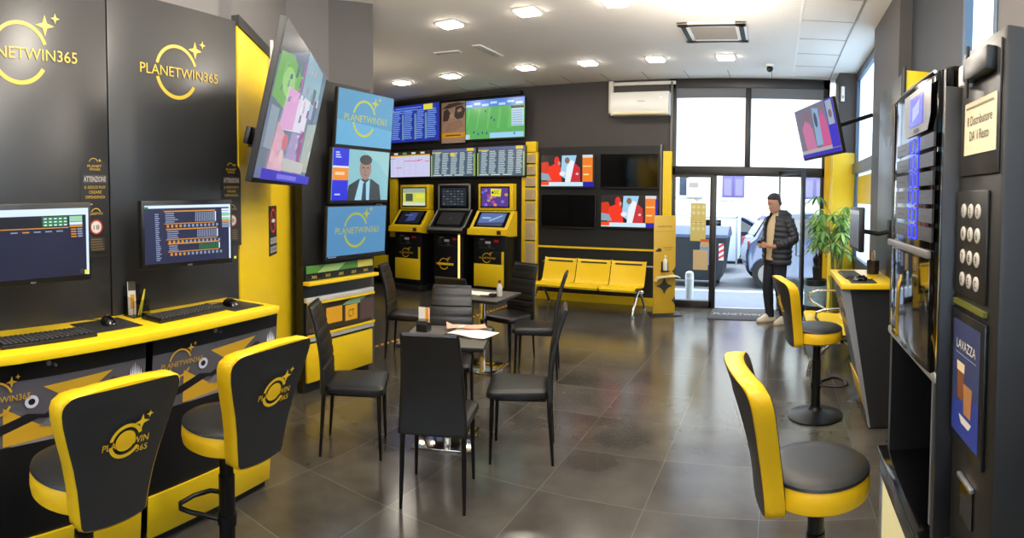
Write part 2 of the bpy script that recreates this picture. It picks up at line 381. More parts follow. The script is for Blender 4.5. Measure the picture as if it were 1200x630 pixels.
m_.build('frame', t)
m_ = MB(); m_.box((0, 0, -.01), (.5, .5, .012), mat('grille_grey', (.50, .47, .43), .6))
for k in range(20): m_.box((0, -.225+k*.0237, -.018), (.48, .010, .008), mat('grille_slat', (.60, .57, .53), .5))
m_.build('grille', t)
for a in range(4): m_ = MB(); m_.box((0, .305, -.026), (.5, .05, .006), BLKM, 0, RZ(a*PI/2)); m_.build('air_slot', t)
for (x, y, rz, lab) in ((-3.96, 6.09, .2, 'flat white ceiling vent plate left of the other'), (-3.48, 6.28, 1.57, 'long slim white ceiling vent pointing at the door')):
    t = thing('ceiling_vent', lab, 'vent', (x, y, H_C), rz, 'slot vents in the ceiling'); m_ = MB(); m_.box((0, 0, -.006), (.62 if rz > 1 else .34, .12, .012), RAIL, .003); m_.build('frame', t)
    m_ = MB()
    for k in (-.03, 0, .03): m_.box((0, k, -.013), (.56 if rz > 1 else .3, .012, .004), CEILL)
    m_.build('slots', t)
t = thing('dome_camera', 'small dark security camera on the ceiling near the entrance', 'camera', (-.12, 7.72, H_C), 0)
m_ = MB(); m_.lathe([(.06, 0), (.062, -.015), (.055, -.03)], WHT); m_.build('base', t); m_ = MB(); m_.lathe([(.035, -.02), (.045, -.05), (.042, -.08), (.02, -.098)], BLKG); m_.build('lens_dome', t)
t = thing('wall_air_conditioner', 'white wall air conditioner above the black television wall', 'air conditioner', (-2.07, 8.6, 2.92), 0)
m_ = MB(); prof = [(0, 0), (-.20, 0), (-.235, .06), (-.24, .16), (-.225, .31), (-.20, .345), (0, .345)]
m_.prism(prof, -.45, .45, WHT, frm((0, 0, 0), (0, 1, 0), (0, 0, 1))); m_.build('body', t)
m_ = MB(); m_.box((0, -.225, .025), (.82, .03, .035), CREAM, .006); m_.build('louvre', t)
m_ = MB(frm((0, -.24, .17), (1, 0, 0), (0, 0.02, 1))); m_.rect(-.03, .02, .09, .035, ink((.6, .6, .6))); m_.build('badge', t); m_ = MB(frm((0, -.24, .17), (1, 0, 0), (0, 0.02, 1))); m_.ell(.33, .08, .014, .014, emit((1, 1, .95), 2)); m_.build('indicator_lamp', t)

b = MB(); b.bx(.885, .935, 8.02, 8.061, 3.08, 3.29, WHT, .008); b.bx(.895, .925, 8.012, 8.02, 3.12, 3.16, ink((.6, .6, .6))); b.build('motion_sensor', None, 'small white sensor box high on the dark corner pillar behind the hanging screen', 'sensor')

# ------------------------------------------------------------------ betting desks
LOGOD = mat('logo_dull_yellow', (.74, .62, .20), .5)
DM = RZ(math.atan2(TY, TX))       # local x along the desk, local y into it
def picture_poster(b, u0, v0, u1, v1):
    b.layer = 2
    w, h = u1-u0, v1-v0; G = ink((.33, .315, .33)); Y = ink((.78, .60, .14)); W = ink((.80, .80, .84)); D = ink((.05, .05, .07)); S = ink((.42, .41, .44))
    b.rect(u0, v0, u1, v1, G); X = lambda a: u0+a*w; Yv = lambda a: v0+a*h
    b.poly([(X(.25), Yv(0)), (X(1), Yv(0)), (X(1), Yv(.62)), (X(.7), Yv(.5))], ink((.52, .50, .52)))
    b.poly([(X(.42), Yv(.86)), (X(.80), Yv(.92)), (X(.60), Yv(.52))], Y)
    b.poly([(X(.22), Yv(.62)), (X(.22), Yv(.02)), (X(.68), Yv(.10)), (X(.60), Yv(.22)), (X(.40), Yv(.28))], Y)
    b.poly([(X(.40), Yv(.38)), (X(.55), Yv(.62)), (X(.72), Yv(.50)), (X(.60), Yv(.30))], D)     # player: shirt, legs, arm, head
    b.poly([(X(.44), Yv(.42)), (X(.20), Yv(.20)), (X(.10), Yv(.18)), (X(.10), Yv(.26)), (X(.34), Yv(.48))], D)
    b.poly([(X(.12), Yv(.17)), (X(.02), Yv(.10)), (X(.02), Yv(.20)), (X(.1), Yv(.28))], W)
    b.poly([(X(.66), Yv(.60)), (X(.80), Yv(.80)), (X(.84), Yv(.77)), (X(.72), Yv(.52))], D)
    b.ell(X(.70), Yv(.66), w*.025, h*.07, ink((.55, .42, .34))); b.poly([(X(.46), Yv(.38)), (X(.56), Yv(.30)), (X(.50), Yv(.20)), (X(.40), Yv(.26))], S)
    b.ell(X(.36), Yv(.66), w*.035, h*.10, W); b.ell(X(.36), Yv(.66), w*.018, h*.05, D)
    b.poly([(X(.84), Yv(.10)), (X(1), Yv(.16)), (X(1), Yv(.42)), (X(.88), Yv(.34))], W)
    for k in range(6): b.poly([(X(.90+.012*k), Yv(.74)), (X(.905+.012*k), Yv(.98-.04*abs(2-k))), (X(.91+.012*k), Yv(.74))], ink((.95, .95, .98)))
    b.logo(X(.20), Yv(.78), w*.30, Y)
def warn(b, u, v, ink_w=True):
    G = ink((.74, .60, .22)); W = ink((.72, .69, .66)); R = ink((.62, .16, .12)); D = ink((.11, .11, .11))
    b.poly([(u+.08*math.cos(a*PI/12)-.0, v+.36+.07*math.sin(a*PI/12)) for a in range(13)]+[(u-.08, v-.06), (u+.08, v-.06)], D)
    b.arc(u-.005, v+.40, .024, .027, 20, 160, G); b.star(u+.03, v+.415, .010, G); b.text('PLANET', u, v+.382, .012, G, maxw=.08); b.text('WIN365', u, v+.366, .012, G, maxw=.06)
    b.rect(u-.065, v+.305, u+.065, v+.345, ink((.24, .22, .21))); b.text('ATTENZIONE', u, v+.312, .026, W, maxw=.125)
    for k, s in enumerate(('IL GIOCO PUO\'', 'CREARE', 'DIPENDENZA')): b.text(s, u, v+.278-.024*k, .014, G, maxw=(.12, .07, .11)[k])
    b.text('18+', u-.03, v+.195, .014, W); b.text('PLANETWIN', u, v+.15, .012, G, maxw=.075); b.arc(u, v+.155, .024, .028, 20, 160, G)
    b.ell(u, v+.09, .037, .037, R); b.ell(u, v+.09, .029, .029, ink((.8, .77, .74))); b.text('18', u, v+.078, .024, D, maxw=.032); b.rect(u-.045, v-.03, u+.045, v+.04, ink((.20, .18, .15)))
    for k in range(5): b.rect(u-.04, v+.028-.012*k, u+.03+.002*k, v+.032-.012*k, ink((.45, .38, .25)))
def desk(M, t0, t1, yb, yt, label, seed, steel_end=None, yellow_end=None, zt=2.70, yp=2.4, warnt=None):
    tc = (t0+t1)/2; yc = (yb+yp)/2
    th = thing('betting_desk', label, 'desk', M=M @ T(tc, yc, 0), group=None); O = T(-tc, -yc, 0)
    b = MB(O); b.bx(t0+.004, t1-.004, yp, yp+.05, 0, zt, PANEL, .002); pn = b.build('back_panel', th)
    b = MB(O @ frm((0, yp-.001, 0), (1, 0, 0), (0, 0, 1))); b.logo((t0+t1)/2+.02, zt-.36, .54, LOGOD if not steel_end else mat('logo_faint', (.36, .33, .22), .4)); b.build('wall_logo', pn, 'yellow ring and star logo')
    b = MB(O @ frm((0, yp-.001, 0), (1, 0, 0), (0, 0, 1))); warn(b, (warnt or t1-.075), 1.44); b.build('warning_sticker', pn, 'dark warning sticker')
    b = MB(O); P = frm((0, 0, 0), (0, 1, 0), (0, 0, 1)); b.prism([(yt, 1.04), (yb-.008, .08), (yp, .08), (yp, 1.04)], t0+.02, t1-.02, BLK, P); b.build('front_panel', th)
    sl = (yb-yt)/(1.04-.03); S = O @ frm((0, yt, 1.04), (1, 0, 0), (0, -sl, 1)); k = math.hypot(1, sl)
    b = MB(S); b.bx(t0+.02, t1-.02, -.985*k, -.775*k, 0, .012, YEL, .002); b.build('base_panel', th, 'yellow base panel')
    b = MB(O); b.bx(t0+.02, t1-.02, yb+.02, yp, 0, .085, BLKM); b.build('plinth', th)
    b = MB(S); picture_poster(b, t0+.02, -.365*k, t1-.02, -.095*k); b.build('poster', th, 'football poster with yellow triangles')
    b = MB(S); b.cyl(((t0+t1)/2-.05, -.035, 0), ((t0+t1)/2-.05, -.035, .012), .011, STEEL); b.cyl(((t0+t1)/2-.022, -.045, 0), ((t0+t1)/2-.022, -.045, .02), .006, STEEL); b.build('lock', th)
    for tt, m, w in ((t1, YEL, .04),) if yellow_end else ((t1, PANEL, .03),) if steel_end else ():
        b = MB(O); b.prism([(yt-.02, 1.04), (yb-.03, .02), (yp, .02), (yp, 1.04)], tt-w, tt, m, P); b.build('end_panel', th)
    if steel_end:
        b = MB(O); b.prism([(yt-.022, 1.04), (yb-.032, .02), (yb-.02, .02), (yt+.045, 1.04)], t1-.031, t1+.003, mat('satin_strip', (.58, .585, .60), .38, .3), P); b.build('edge_strip', th, 'brushed steel edge strip')
    return th
desk(DM, .58, 1.5, 2.17, 2.08, 'black and yellow betting desk with a tall dark back panel, cut by the left edge', 1, warnt=1.415)
desk(DM, 1.5, 2.394, 2.17, 2.08, 'black and yellow betting desk with a tall back panel beside the yellow slanted wall', 2, warnt=2.335)
b = MB(DM); b.bx(.3, 2.30, 2.0, 2.41, 1.04, 1.08, YEL, .004); b.build('worktop', None, 'yellow worktop along both betting desks at the left', 'worktop')
RM = RZ(-PI/2)                     # right desk: local x towards the viewer's right (-Y), local y towards +X
desk(RM, -4.92, -4.06, .74, .50, 'dark betting desk on the right with a steel edge strip, behind the vending machine', 3, steel_end=True, zt=2.60, yp=.885)
b = MB(RM); b.bx(-4.86, -4.0, .475, .895, 1.04, 1.08, YEL, .004); b.build('worktop', None, 'yellow worktop of the dark desk on the right', 'worktop')

def monitor(M, label, draw, w=.55, h=.33, back=.26, group=None):
    th = thing('computer_monitor', label, 'monitor', M=M)
    b = MB(); b.bx(-w/2, w/2, -.012, .03, -h/2, h/2, PLAS, .006); b.build('casing', th)
    b = MB(frm((0, -.0125, 0), (1, 0, 0), (0, 0, 1))); draw(b, w-.03, h-.05); b.build('screen', th)
    b = MB(); b.bx(-.06, .06, .03, .06, -.06, .06, BLKM, .004); b.tube([(0, .05, -.02), (0, .05+back*.5, -.04), (0, back, -.02)], .018, BLKM); b.bx(-.05, .05, back-.012, back, -.09, .07, BLKM, .003); b.build('wall_arm', th)
    b = MB(frm((0, -.0128, -h/2+.010), (1, 0, 0), (0, 0, 1))); b.text('ASUS', 0, -.004, .008, ink((.6, .6, .6))); b.build('badge', th); return th
NAVY = emit((.12, .13, .24), 1.); SCW = emit((.85, .92, 1.), 1.1); ORG = emit((.85, .58, .18), 1.); GRN = emit((.14, .50, .22), 1.); LGR = emit((.62, .85, .68), 1.); GRY = emit((.55, .60, .72), 1.)
def scr1(b, w, h):
    W, Hh = w/2, h/2
    b.rect(-W, -Hh, W, Hh, NAVY); b.rect(-W, Hh-.028, W, Hh, SCW); b.rect(W-.012, -Hh, W, Hh, SCW)
    b.rect(-W, Hh-.075, W-.16, Hh-.03, emit((.08, .08, .13), 1.)); b.rect(W-.215, Hh-.072, W-.10, Hh-.032, GRN)
    for i in range(5):
        for j in range(3): b.rect(W-.208+.022*i, Hh-.043-.013*j, W-.195+.022*i, Hh-.038-.013*j, SCW)
    b.rect(-W, Hh-.080, W-.10, Hh-.076, ORG); b.rect(W-.095, Hh-.055, W-.035, Hh-.032, LGR); b.rect(W-.095, Hh-.068, W-.035, Hh-.057, SCW)
    b.rect(W-.095, Hh-.078, W-.035, Hh-.070, ORG)
    for j in range(4): b.rect(W-.09, Hh-.089-.010*j, W-.065, Hh-.084-.010*j, ORG); b.rect(W-.06, Hh-.089-.010*j, W-.037, Hh-.083-.010*j, GRY)
    for i in range(5): b.rect(-.10+.05*i, Hh-.094, -.07+.05*i, Hh-.089, ORG if i == 1 else GRY)
    b.rect(W-.032, -Hh+.004, W-.014, -Hh+.022, emit((.95, .95, .25), 1.))
def scr2(b, w, h):
    W, Hh = w/2, h/2
    b.rect(-W, -Hh, W, Hh, emit((.15, .17, .30), 1.)); b.rect(-W, Hh-.014, W, Hh, SCW); b.rect(W-.010, -Hh, W, Hh, SCW); b.rect(-W, Hh-.014, -W+.02, Hh-.006, GRN)
    for j in range(24): b.rect(-W+.055, Hh-.045-.0095*j, -W+.072+.012*random.random(), Hh-.040-.0095*j, GRY)
    for k, (y0, n, g) in enumerate(((Hh-.032, 5, GRY), (Hh-.118, 4, GRY), (Hh-.186, 3, GRN))):
        b.rect(-W+.10, y0, W-.105, y0+.006, ORG); b.rect(-W+.10, y0-.0105*n-.006, W-.105, y0-.0105*n-.002, ORG)
        for j in range(n): b.rect(-W+.105, y0-.010-.010*j, -W+.15+.03*random.random(), y0-.005-.010*j, GRY)
        for i in range(12): b.rect(W-.225+.0095*i, y0-.0100*n, W-.220+.0095*i, y0-.003, g)
        b.rect(W-.112, y0-.010*n, W-.106, y0-.002, SCW)
        for i in range(13): b.rect(-W+.108+.0235*i, y0-.0105*n-.022, -W+.120+.0235*i, y0-.0105*n-.009, GRY if i > 3 else ORG)
    for j, m in enumerate((SCW, SCW, LGR, SCW, LGR, ORG, GRY, GRY)): b.rect(W-.098, Hh-.030-.012*j, W-.045, Hh-.020-.012*j, m)
    b.rect(W-.026, -Hh+.004, W-.012, -Hh+.016, emit((.95, .95, .25), 1.))
monitor(DM @ T(.935, 2.10, 1.49), 'black computer monitor showing a mostly empty dark blue betting page, at the left edge', scr1, back=.30)
monitor(DM @ T(1.81, 2.17, 1.49) @ RZ(math.radians(-8)), 'black computer monitor showing a full table of odds, beside the yellow wall', scr2, w=.53, back=.225)
def scr3(b, w, h): b.rect(-w/2, -h/2, w/2, h/2, emit((.42, .43, .46), .55)); b.rect(-w/2, h/2-.03, w/2, h/2, emit((.62, .62, .62), .6))
monitor(RM @ T(-4.36, .62, 1.46), 'black computer monitor on the yellow worktop of the right desk', scr3, w=.52, back=.265)

def keyboard(M, label, w=.44, d=.145):
    th = thing('keyboard', label, 'keyboard', M=M); b = MB(); b.bx(-w/2, w/2, -d/2, d/2, 0, .016, PLAS, .004); b.build('case', th)
    b = MB()
    for r in range(6):
        for k in range(18):
            x = -w/2+.012+k*(w-.024)/18; y = d/2-.022-r*.021
            b.box((x+.011, y, .019), (.0185, .0165, .008), KEYM, .002, seg=1)
    b.build('keys', th); return th
def mouse(M, label):
    th = thing('computer_mouse', label, 'mouse', M=M); b = MB(); R = []
    for i in range(9):
        a = -1+2*i/8; y = a*.055; hh = .036*math.sqrt(max(0, 1-(a*.92-.1)**2)); ww = .033*math.sqrt(max(.04, 1-(a*.93)**4))
        R.append([(ww*math.cos(PI*k/10), y, .002+max(.003, hh)*math.sin(PI*k/10)) for k in range(11)])
    b.rings(R, BLKG, caps=True); b.build('shell', th); b = MB(); b.cyl((-.004, .03, .032), (.004, .03, .032), .008, PLAS); b.build('wheel', th)
    b = MB(); b.tube([(0, .055, .008), (-.02, .085, .004), (-.06, .10, .004), (-.10, .11, .004)], .002, BLKM); b.build('cable', th); return th
Z = 1.08
for t0, t1, y0, y1, lab in ((1.235, 1.50, 2.13, 2.35, 'black mouse mat at the seam between the two left desks'), (2.03, 2.25, 2.07, 2.29, 'black mouse mat near the right end of the left worktop')):
    b = MB(DM); b.bx(t0, t1, y0, y1, Z, Z+.004, mat('mouse_mat', (.12, .12, .115), .55), .0015); b.build('mouse_mat', None, lab, 'mouse mat')
keyboard(DM @ T(1.005, 2.15, Z), 'dark grey keyboard at the left edge of the yellow worktop')
keyboard(DM @ T(1.80, 2.19, Z) @ RZ(.04), 'dark grey keyboard in front of the monitor with the full odds table')
mouse(DM @ T(1.385, 2.25, Z+.004) @ RZ(-.3), 'black computer mouse left of the card holder')
mouse(DM @ T(2.12, 2.19, Z+.004) @ RZ(-.2), 'black computer mouse at the right end of the left worktop')
keyboard(RM @ T(-4.44, .60, Z) @ RZ(.05), 'dark keyboard on the right desk worktop', w=.40)
b = MB(RM); b.bx(-4.25, -4.03, .55, .74, Z, Z+.004, mat('mouse_mat', (.12, .12, .115), .55), .0015); b.build('mouse_mat', None, 'black mouse mat on the near end of the right desk', 'mouse mat')
mouse(RM @ T(-4.16, .63, Z+.004), 'black computer mouse on the right desk')
CLEAR = glass_mat('clear_acrylic', (.80, .80, .80))
th = thing('card_holder', 'clear acrylic holder of betting slips between the two left monitors', 'holder', M=DM @ T(1.605, 2.335, Z))
b = MB(); b.bx(-.05, .05, -.045, .045, 0, .006, BLKG); b.bx(-.05, .05, .04, .045, 0, .15, CLEAR); b.bx(-.05, .05, -.045, -.04, 0, .085, CLEAR); b.bx(-.05, -.046, -.045, .045, 0, .10, CLEAR); b.bx(.046, .05, -.045, .045, 0, .10, CLEAR); b.build('tray', th)
b = MB(T(-.02, .01, .006) @ RX(-.12) @ RY(.06)); b.bx(-.022, .022, -.004, .004, 0, .165, PAPER); b.bx(-.022, .022, -.005, -.004, .12, .165, mat('slip_grey', (.33, .30, .26), .6)); b.bx(-.012, .014, -.0055, -.004, .03, .10, ink((.85, .62, .15))); b.build('slips', th)
b = MB(); b.cyl((0, -.015, .006), (.045, -.01, .13), .004, YEL); b.cyl((.01, -.02, .006), (.05, .0, .115), .004, mat('green_pencil', (.75, .8, .2), .4)); b.build('pencils', th)
th = thing('card_holder', 'dark wire pen pot with beige papers behind the right keyboard', 'holder', M=RM @ T(-4.58, .80, Z))
b = MB(); b.lathe([(.045, 0), (.05, .006), (.052, .11), (.049, .11), (.046, .008)], mat('wire_mesh', (.16, .12, .08), .5)); b.build('pot', th)
b = MB(RY(.05)); b.bx(-.035, .035, -.008, -.004, .01, .17, mat('kraft_paper', (.72, .55, .36), .7)); b.bx(-.03, .04, .004, .008, .01, .19, PAPER); b.build('papers', th)

# ------------------------------------------------------------------ bar stools
def backw(v):
    P = [(0, .105), (.012, .135), (.06, .142), (.14, .156), (.22, .177), (.30, .205), (.37, .228), (.41, .236), (.435, .232), (.455, .213), (.465, .185), (.470, .14)]
    for (a, x), (c_, y) in zip(P, P[1:]):
        if v <= c_: return x+(y-x)*(v-a)/(c_-a)
    return P[-1][1]
VS = [0, .012, .035, .06, .10, .14, .18, .22, .26, .30, .34, .37, .39, .41, .425, .435, .447, .455, .461, .466, .470]
def back_y(u, v):
    v = max(0., v); return -.185-.02*(v/.47)-.11*(v/.47)**1.6+.9*u*u*(.4+v)     # curved and leaning away from the sitter
def back_grid(off, ins):
    R = []
    for v in VS:
        vv = ins+(v/.47)*(.47-2*ins); w = max(.02, backw(vv)-ins)
        R.append([(w*s, back_y(w*s, vv)+off, (.57+vv*1.075)+.012*(s*s-1)*(-.6 if v < .2 else 1.)*(1 if v > .4 or v < .03 else 0)*-1) for s in (-1, -.85, -.6, -.3, 0, .3, .6, .85, 1)])
    return R
def bar_stool(label):
    th = thing('bar_stool', label, 'bar stool', (0, 0, 0), 0, 'yellow and black bar stools')
    b = MB(); b.lathe([(.205, 0), (.215, .004), (.214, .012), (.17, .026), (.10, .040), (.055, .055), (.045, .075)], MET, seg=48); b.build('base', th)
    b = MB(); b.cyl((0, 0, .05), (0, 0, .44), .036, MET, seg=28); b.cyl((0, 0, .44), (0, 0, .6), .031, MET, seg=28); b.build('pole', th)
    b = MB(); pts = [(-.03, .02, .245), (-.10, .14, .25), (-.115, .19, .25), (-.09, .225, .25), (0, .24, .25), (.09, .225, .25), (.115, .19, .25), (.10, .14, .25), (.03, .02, .245)]
    b.tube(pts, .011, MET, 12); b.cyl((0, 0, .222), (0, 0, .268), .043, MET, seg=28); b.build('footrest', th)
    b = MB(); b.lathe([(.10, .588), (.175, .590), (.193, .602), (.198, .63), (.196, .665), (.190, .683)], YELV, seg=56); b.build('seat_band', th, 'yellow vinyl seat band')
    b = MB(); b.lathe([(.190, .678), (.196, .683), (.193, .692), (.175, .704), (.115, .711), (.05, .713), (.005, .713)], VIN, seg=56); b.build('seat_pad', th, 'black vinyl seat pad')
    # padded back: yellow edge all round, black faces
    b = MB(); o, i = back_grid(-.032, 0), back_grid(.032, 0); o2, i2 = back_grid(-.036, .010), back_grid(.036, .010)
    n = 9; per = lambda G: [G[r][0] for r in range(len(G))]+[G[-1][k] for k in range(1, n)]+[G[r][-1] for r in range(len(G)-2, -1, -1)]+[G[0][k] for k in range(n-2, 0, -1)]
    b.rings([per(o2), per(o), per(back_grid(0, -.004)), per(i), per(i2)], YELV, caps=False); b.build('back_band', th, 'yellow vinyl edge of the back', ang=60)
    for G, s in ((back_grid(-.0375, .008), -1), (back_grid(.0375, .008), 1)):
        b = MB(); R = []
        for r, v in enumerate(VS): R.append(G[r])
        b.rings(R, VIN, caps=False, closed=False); b.build('back_pad', th, 'black vinyl back pad', ang=60)
    b = MB(); lm = frm((0, back_y(0, .30)-.0425, .57+.31), (1, 0, 0), (0, -.30, 1)) @ Matrix.Scale(1.5, 4); b.M = lm
    b.ell(0, 0, .026, .026, LOGO); b.arc(0, 0, .034, .043, 20, 170, LOGO); b.arc(0, 0, .034, .043, 190, 330, LOGO); b.star(.036, .04, .020, LOGO); b.star(.054, .056, .010, LOGO); b.text('PLANETWIN', 0, -.012, .018, LOGO, maxw=.12); b.text('365', .045, -.035, .016, LOGO); b.build('logo', th, 'small yellow logo')
    return th
st0 = bar_stool('nearest black and yellow bar stool at the left desks, showing its back')
st0.location = (-1.955, .70, 0); st0.rotation_euler = (0, 0, math.radians(99))
dup(st0, (-2.045, 1.40, 0), math.radians(97), 'black and yellow bar stool by the slanted yellow wall, second from the left edge')
dup(st0, (.172, 2.07, 0), math.radians(-79), 'nearest bar stool on the right, beside the vending machine')
dup(st0, (.338, 4.36, 0), math.radians(-77), 'bar stool at the dark right desk, standing on its full round base')

# ------------------------------------------------------------------ dining chairs and tables
def chair(label):
    th = thing('dining_chair', label, 'chair', (0, 0, 0), 0, 'black leatherette dining chairs')
    b = MB(); R = []
    for z, ins in ((.415, .012), (.420, .002), (.440, 0), (.455, .004), (.464, .018), (.468, .05)):
        w0, w1 = .175-ins, .205-ins; y0, y1 = -.185+ins, .205-ins; r = .04; ring = []
        for (cx, cy, a0) in ((w1-r, y1-r, 0), (-w1+r, y1-r, 90), (-w0+r, y0+r, 180), (w0-r, y0+r, 270)):
            for k in range(5): a = math.radians(a0+22.5*k); ring.append((cx+r*math.cos(a), cy+r*math.sin(a), z))
        R.append(ring)
    b.rings(R, LEA, caps=True); b.build('seat', th)
    b = MB(); b.bx(-.165, .165, -.17, .165, .395, .417, MET, .004); b.build('seat_frame', th)
    b = MB(); R = []; zs = [.40+.0115*k for k in range(50)]
    for z in zs:
        q = (z-.40)/.56; w = .188-.035*q; y = -.195-.035*q-.055*q*q+.018*math.sin(q*PI*1.0); d = .017
        g = 0 if z < .50 else min(abs(((z-.50) % .075)-.0375)/.0375, 1.)
        fr = d*(.45 if g > .93 else .8 if g > .75 else 1.); e = .55 if z > .955 or z < .405 else 1.
        R.append([(-w, y-d*.5*e, z), (-w+.012, y-d*e, z), (w-.012, y-d*e, z), (w, y-d*.5*e, z), (w, y+fr*.6*e, z), (w-.02, y+fr*e, z), (-w+.02, y+fr*e, z), (-w, y+fr*.6*e, z)])
    b.rings(R, LEA); b.build('backrest', th, ang=25)
    for x, y, dx, dy in ((-.165, .165, -.008, .012), (.165, .165, .008, .012), (-.165, -.185, -.006, -.028), (.165, -.185, .006, -.028)):
        b = MB(); b.tube([(x, y, .43), (x+dx*.4, y+dy*.4, .25), (x+dx, y+dy, 0)], [.015, .0135, .009], MET, 12); b.build('leg', th)
    return th
CH = [(-1.757, 2.62, 23.5, 'black dining chair with its back to the viewer, at the front of the near table'),
      (-2.51, 2.76, -56, 'black dining chair in front of the slip counter, facing right towards the near table'),
      (-1.575, 3.29, 112, 'black dining chair at the right of the near table, facing left'),
      (-2.30, 3.52, 203.5, 'black dining chair facing the viewer behind the near table'),
      (-2.66, 4.40, 2, 'dining chair whose plain backrest top shows behind the chair facing the viewer'),
      (-3.55, 4.73, -67.5, 'black dining chair left of the far table, with a stitched tall back'),
      (-2.63, 5.20, 166, 'black dining chair behind the far table, in front of the paper column'),
      (-2.17, 4.86, 109, 'black dining chair at the right of the far table, its thin back edge on')]
ch0 = chair(CH[0][3]); ch0.location = (*CH[0][:2], 0); ch0.rotation_euler = (0, 0, math.radians(CH[0][2]))
for x, y, a, lab in CH[1:]: dup(ch0, (x, y, 0), math.radians(a), lab)
TOPM = mat('table_laminate', (.33, .31, .28), .32, noise=(12, .06, 0))
TEDGE = mat('table_edge', (.10, .10, .10), .4)
def table(label):
    th = thing('bistro_table', label, 'table', (0, 0, 0), 0, 'square bistro tables'); h = .715
    b = MB(); b.box((0, 0, h-.014), (.57, .57, .028), TEDGE, .004); b.box((0, 0, h), (.562, .562, .002), TOPM); b.build('table_top', th)
    b = MB(); b.box((0, 0, h/2-.01), (.05, .05, h-.03), CHR, .003); b.bx(-.15, .15, -.15, .15, h-.034, h-.028, BLKM); b.build('post', th, 'square chrome post')
    b = MB(); b.box((0, 0, .008), (.40, .40, .014), CHR, .003); b.build('base_plate', th, 'square chrome base plate'); return th
t1 = table('near square table with grey top, printed sheets and a slip holder on it'); t1.location = (-2.10, 3.23, 0); t1.rotation_euler = (0, 0, math.radians(22))
dup(t1, (-2.70, 4.78, 0), math.radians(2), 'far square table with a white sheet and a small bottle on it')
TM1 = T(-2.10, 3.23, .717) @ RZ(math.radians(22)); TM2 = T(-2.70, 4.78, .717) @ RZ(math.radians(2))
def sheet(M, w, d, label, m, bump=.006, name='printed_sheet', cat='paper', marks=None):
    b = MB(M); R = []
    for i in range(7):
        x = -w/2+w*i/6; R.append([(x, -d/2+d*j/6, .0012+bump*(math.sin(i*1.1)*math.cos(j*.9)+1)*.5+(bump*2 if i in (0,) and j > 3 else 0)) for j in range(7)])
    b.rings(R, m, caps=False, closed=False)
    if marks:
        for (u0, v0, u1, v1, mm) in marks: b.add([(u0, v0, bump+.003), (u1, v0, bump+.003), (u1, v1, bump+.003), (u0, v1, bump+.003)], [(0, 1, 2, 3)], mm)
    b.build(name, None, label, cat)
PINK = mat('newsprint_pink', (.80, .60, .50), .8, noise=(25, .2, 0))
b = MB(TM1 @ T(.17, .08, 0) @ RZ(-.5)); b.bx(-.15, .08, -.14, -.02, 0, .004, mat('dark_leaflet', (.17, .13, .11), .5)); b.build('leaflet', None, 'dark leaflet under the white sheet on the near table', 'leaflet')
sheet(TM1 @ T(.17, .06, .005) @ RZ(-.42), .30, .21, 'large white printed sheet on the near table', PAPER, .008)
sheet(TM1 @ T(.10, .19, .016) @ RZ(.25), .28, .12, 'folded pinkish newspaper behind the white sheet on the near table', PINK, .012, 'newspaper', 'newspaper')
sheet(TM2 @ T(-.05, .02, .001) @ RZ(.1), .30, .2, 'white printed sheet on the far table', PAPER, .006)
b = MB(TM2 @ T(.10, -.10, .0085) @ RZ(.3)); b.bx(-.07, .07, -.02, .02, 0, .006, BLKM, .002); b.build('leaflet', None, 'small dark leaflet lying on the sheet on the far table', 'leaflet')
th = thing('slip_holder', 'black slip dispenser with a white and orange card, on the near table', 'holder', M=TM1 @ T(-.19, .10, 0) @ RZ(-.2))
b = MB(); b.prism([(-.04, 0), (.04, 0), (.045, .03), (.01, .045), (-.03, .075), (-.045, .05)], -.04, .04, BLK, frm((0, 0, 0), (0, 1, 0), (0, 0, 1))); b.build('base', th)
b = MB(); b.bx(-.042, .042, .005, .009, .06, .165, PAPER); b.bx(.012, .036, .003, .0052, .07, .165, ink((.90, .58, .15))); b.bx(-.042, .042, -.002, .003, .03, .085, CLEAR); b.build('card', th, 'white card with an orange band')
th = thing('small_bottle', 'small clear bottle with a reddish cap on the far table', 'bottle', M=TM2 @ T(.19, -.02, 0))
b = MB(); b.lathe([(.026, 0), (.028, .01), (.027, .085), (.02, .105), (.011, .118), (.011, .13)], mat('milky_plastic', (.70, .70, .68), .3)); b.build('bottle_body', th)
b = MB(); b.lathe([(.013, .128), (.013, .152), (.006, .155)], mat('red_cap', (.5, .12, .1), .4)); b.build('cap', th)
b = MB(TM2); b.bx(.11, .17, -.09, -.03, 0, .03, BLK, .004); b.build('slip_box', None, 'small black slip box on the far table beside the bottle', 'box')
# hazard tape on the floor
tp = MB()
TA, TB = V((-4.08, 4.45, 0)), V((-3.93, 7.75, 0)); d = (TB-TA).normalized(); L = (TB-TA).length; M = frm(TA, d, (-d.y, d.x, 0)); tp.M = M
TY_, TK = mat('tape_yellow', (.88, .62, .10), .5), mat('tape_black', (.07, .07, .06), .5)
tp.rect(0, -.028, L, .028, TY_, .001)
k = 0
while k*.09 < L-.12: tp.poly([(k*.09, -.028), (k*.09+.045, -.028), (k*.09+.095, .028), (k*.09+.05, .028)], TK, .0016); k += 1
tp.build('floor_tape', None, 'yellow and black striped hazard tape on the tiles behind the far table', 'tape')

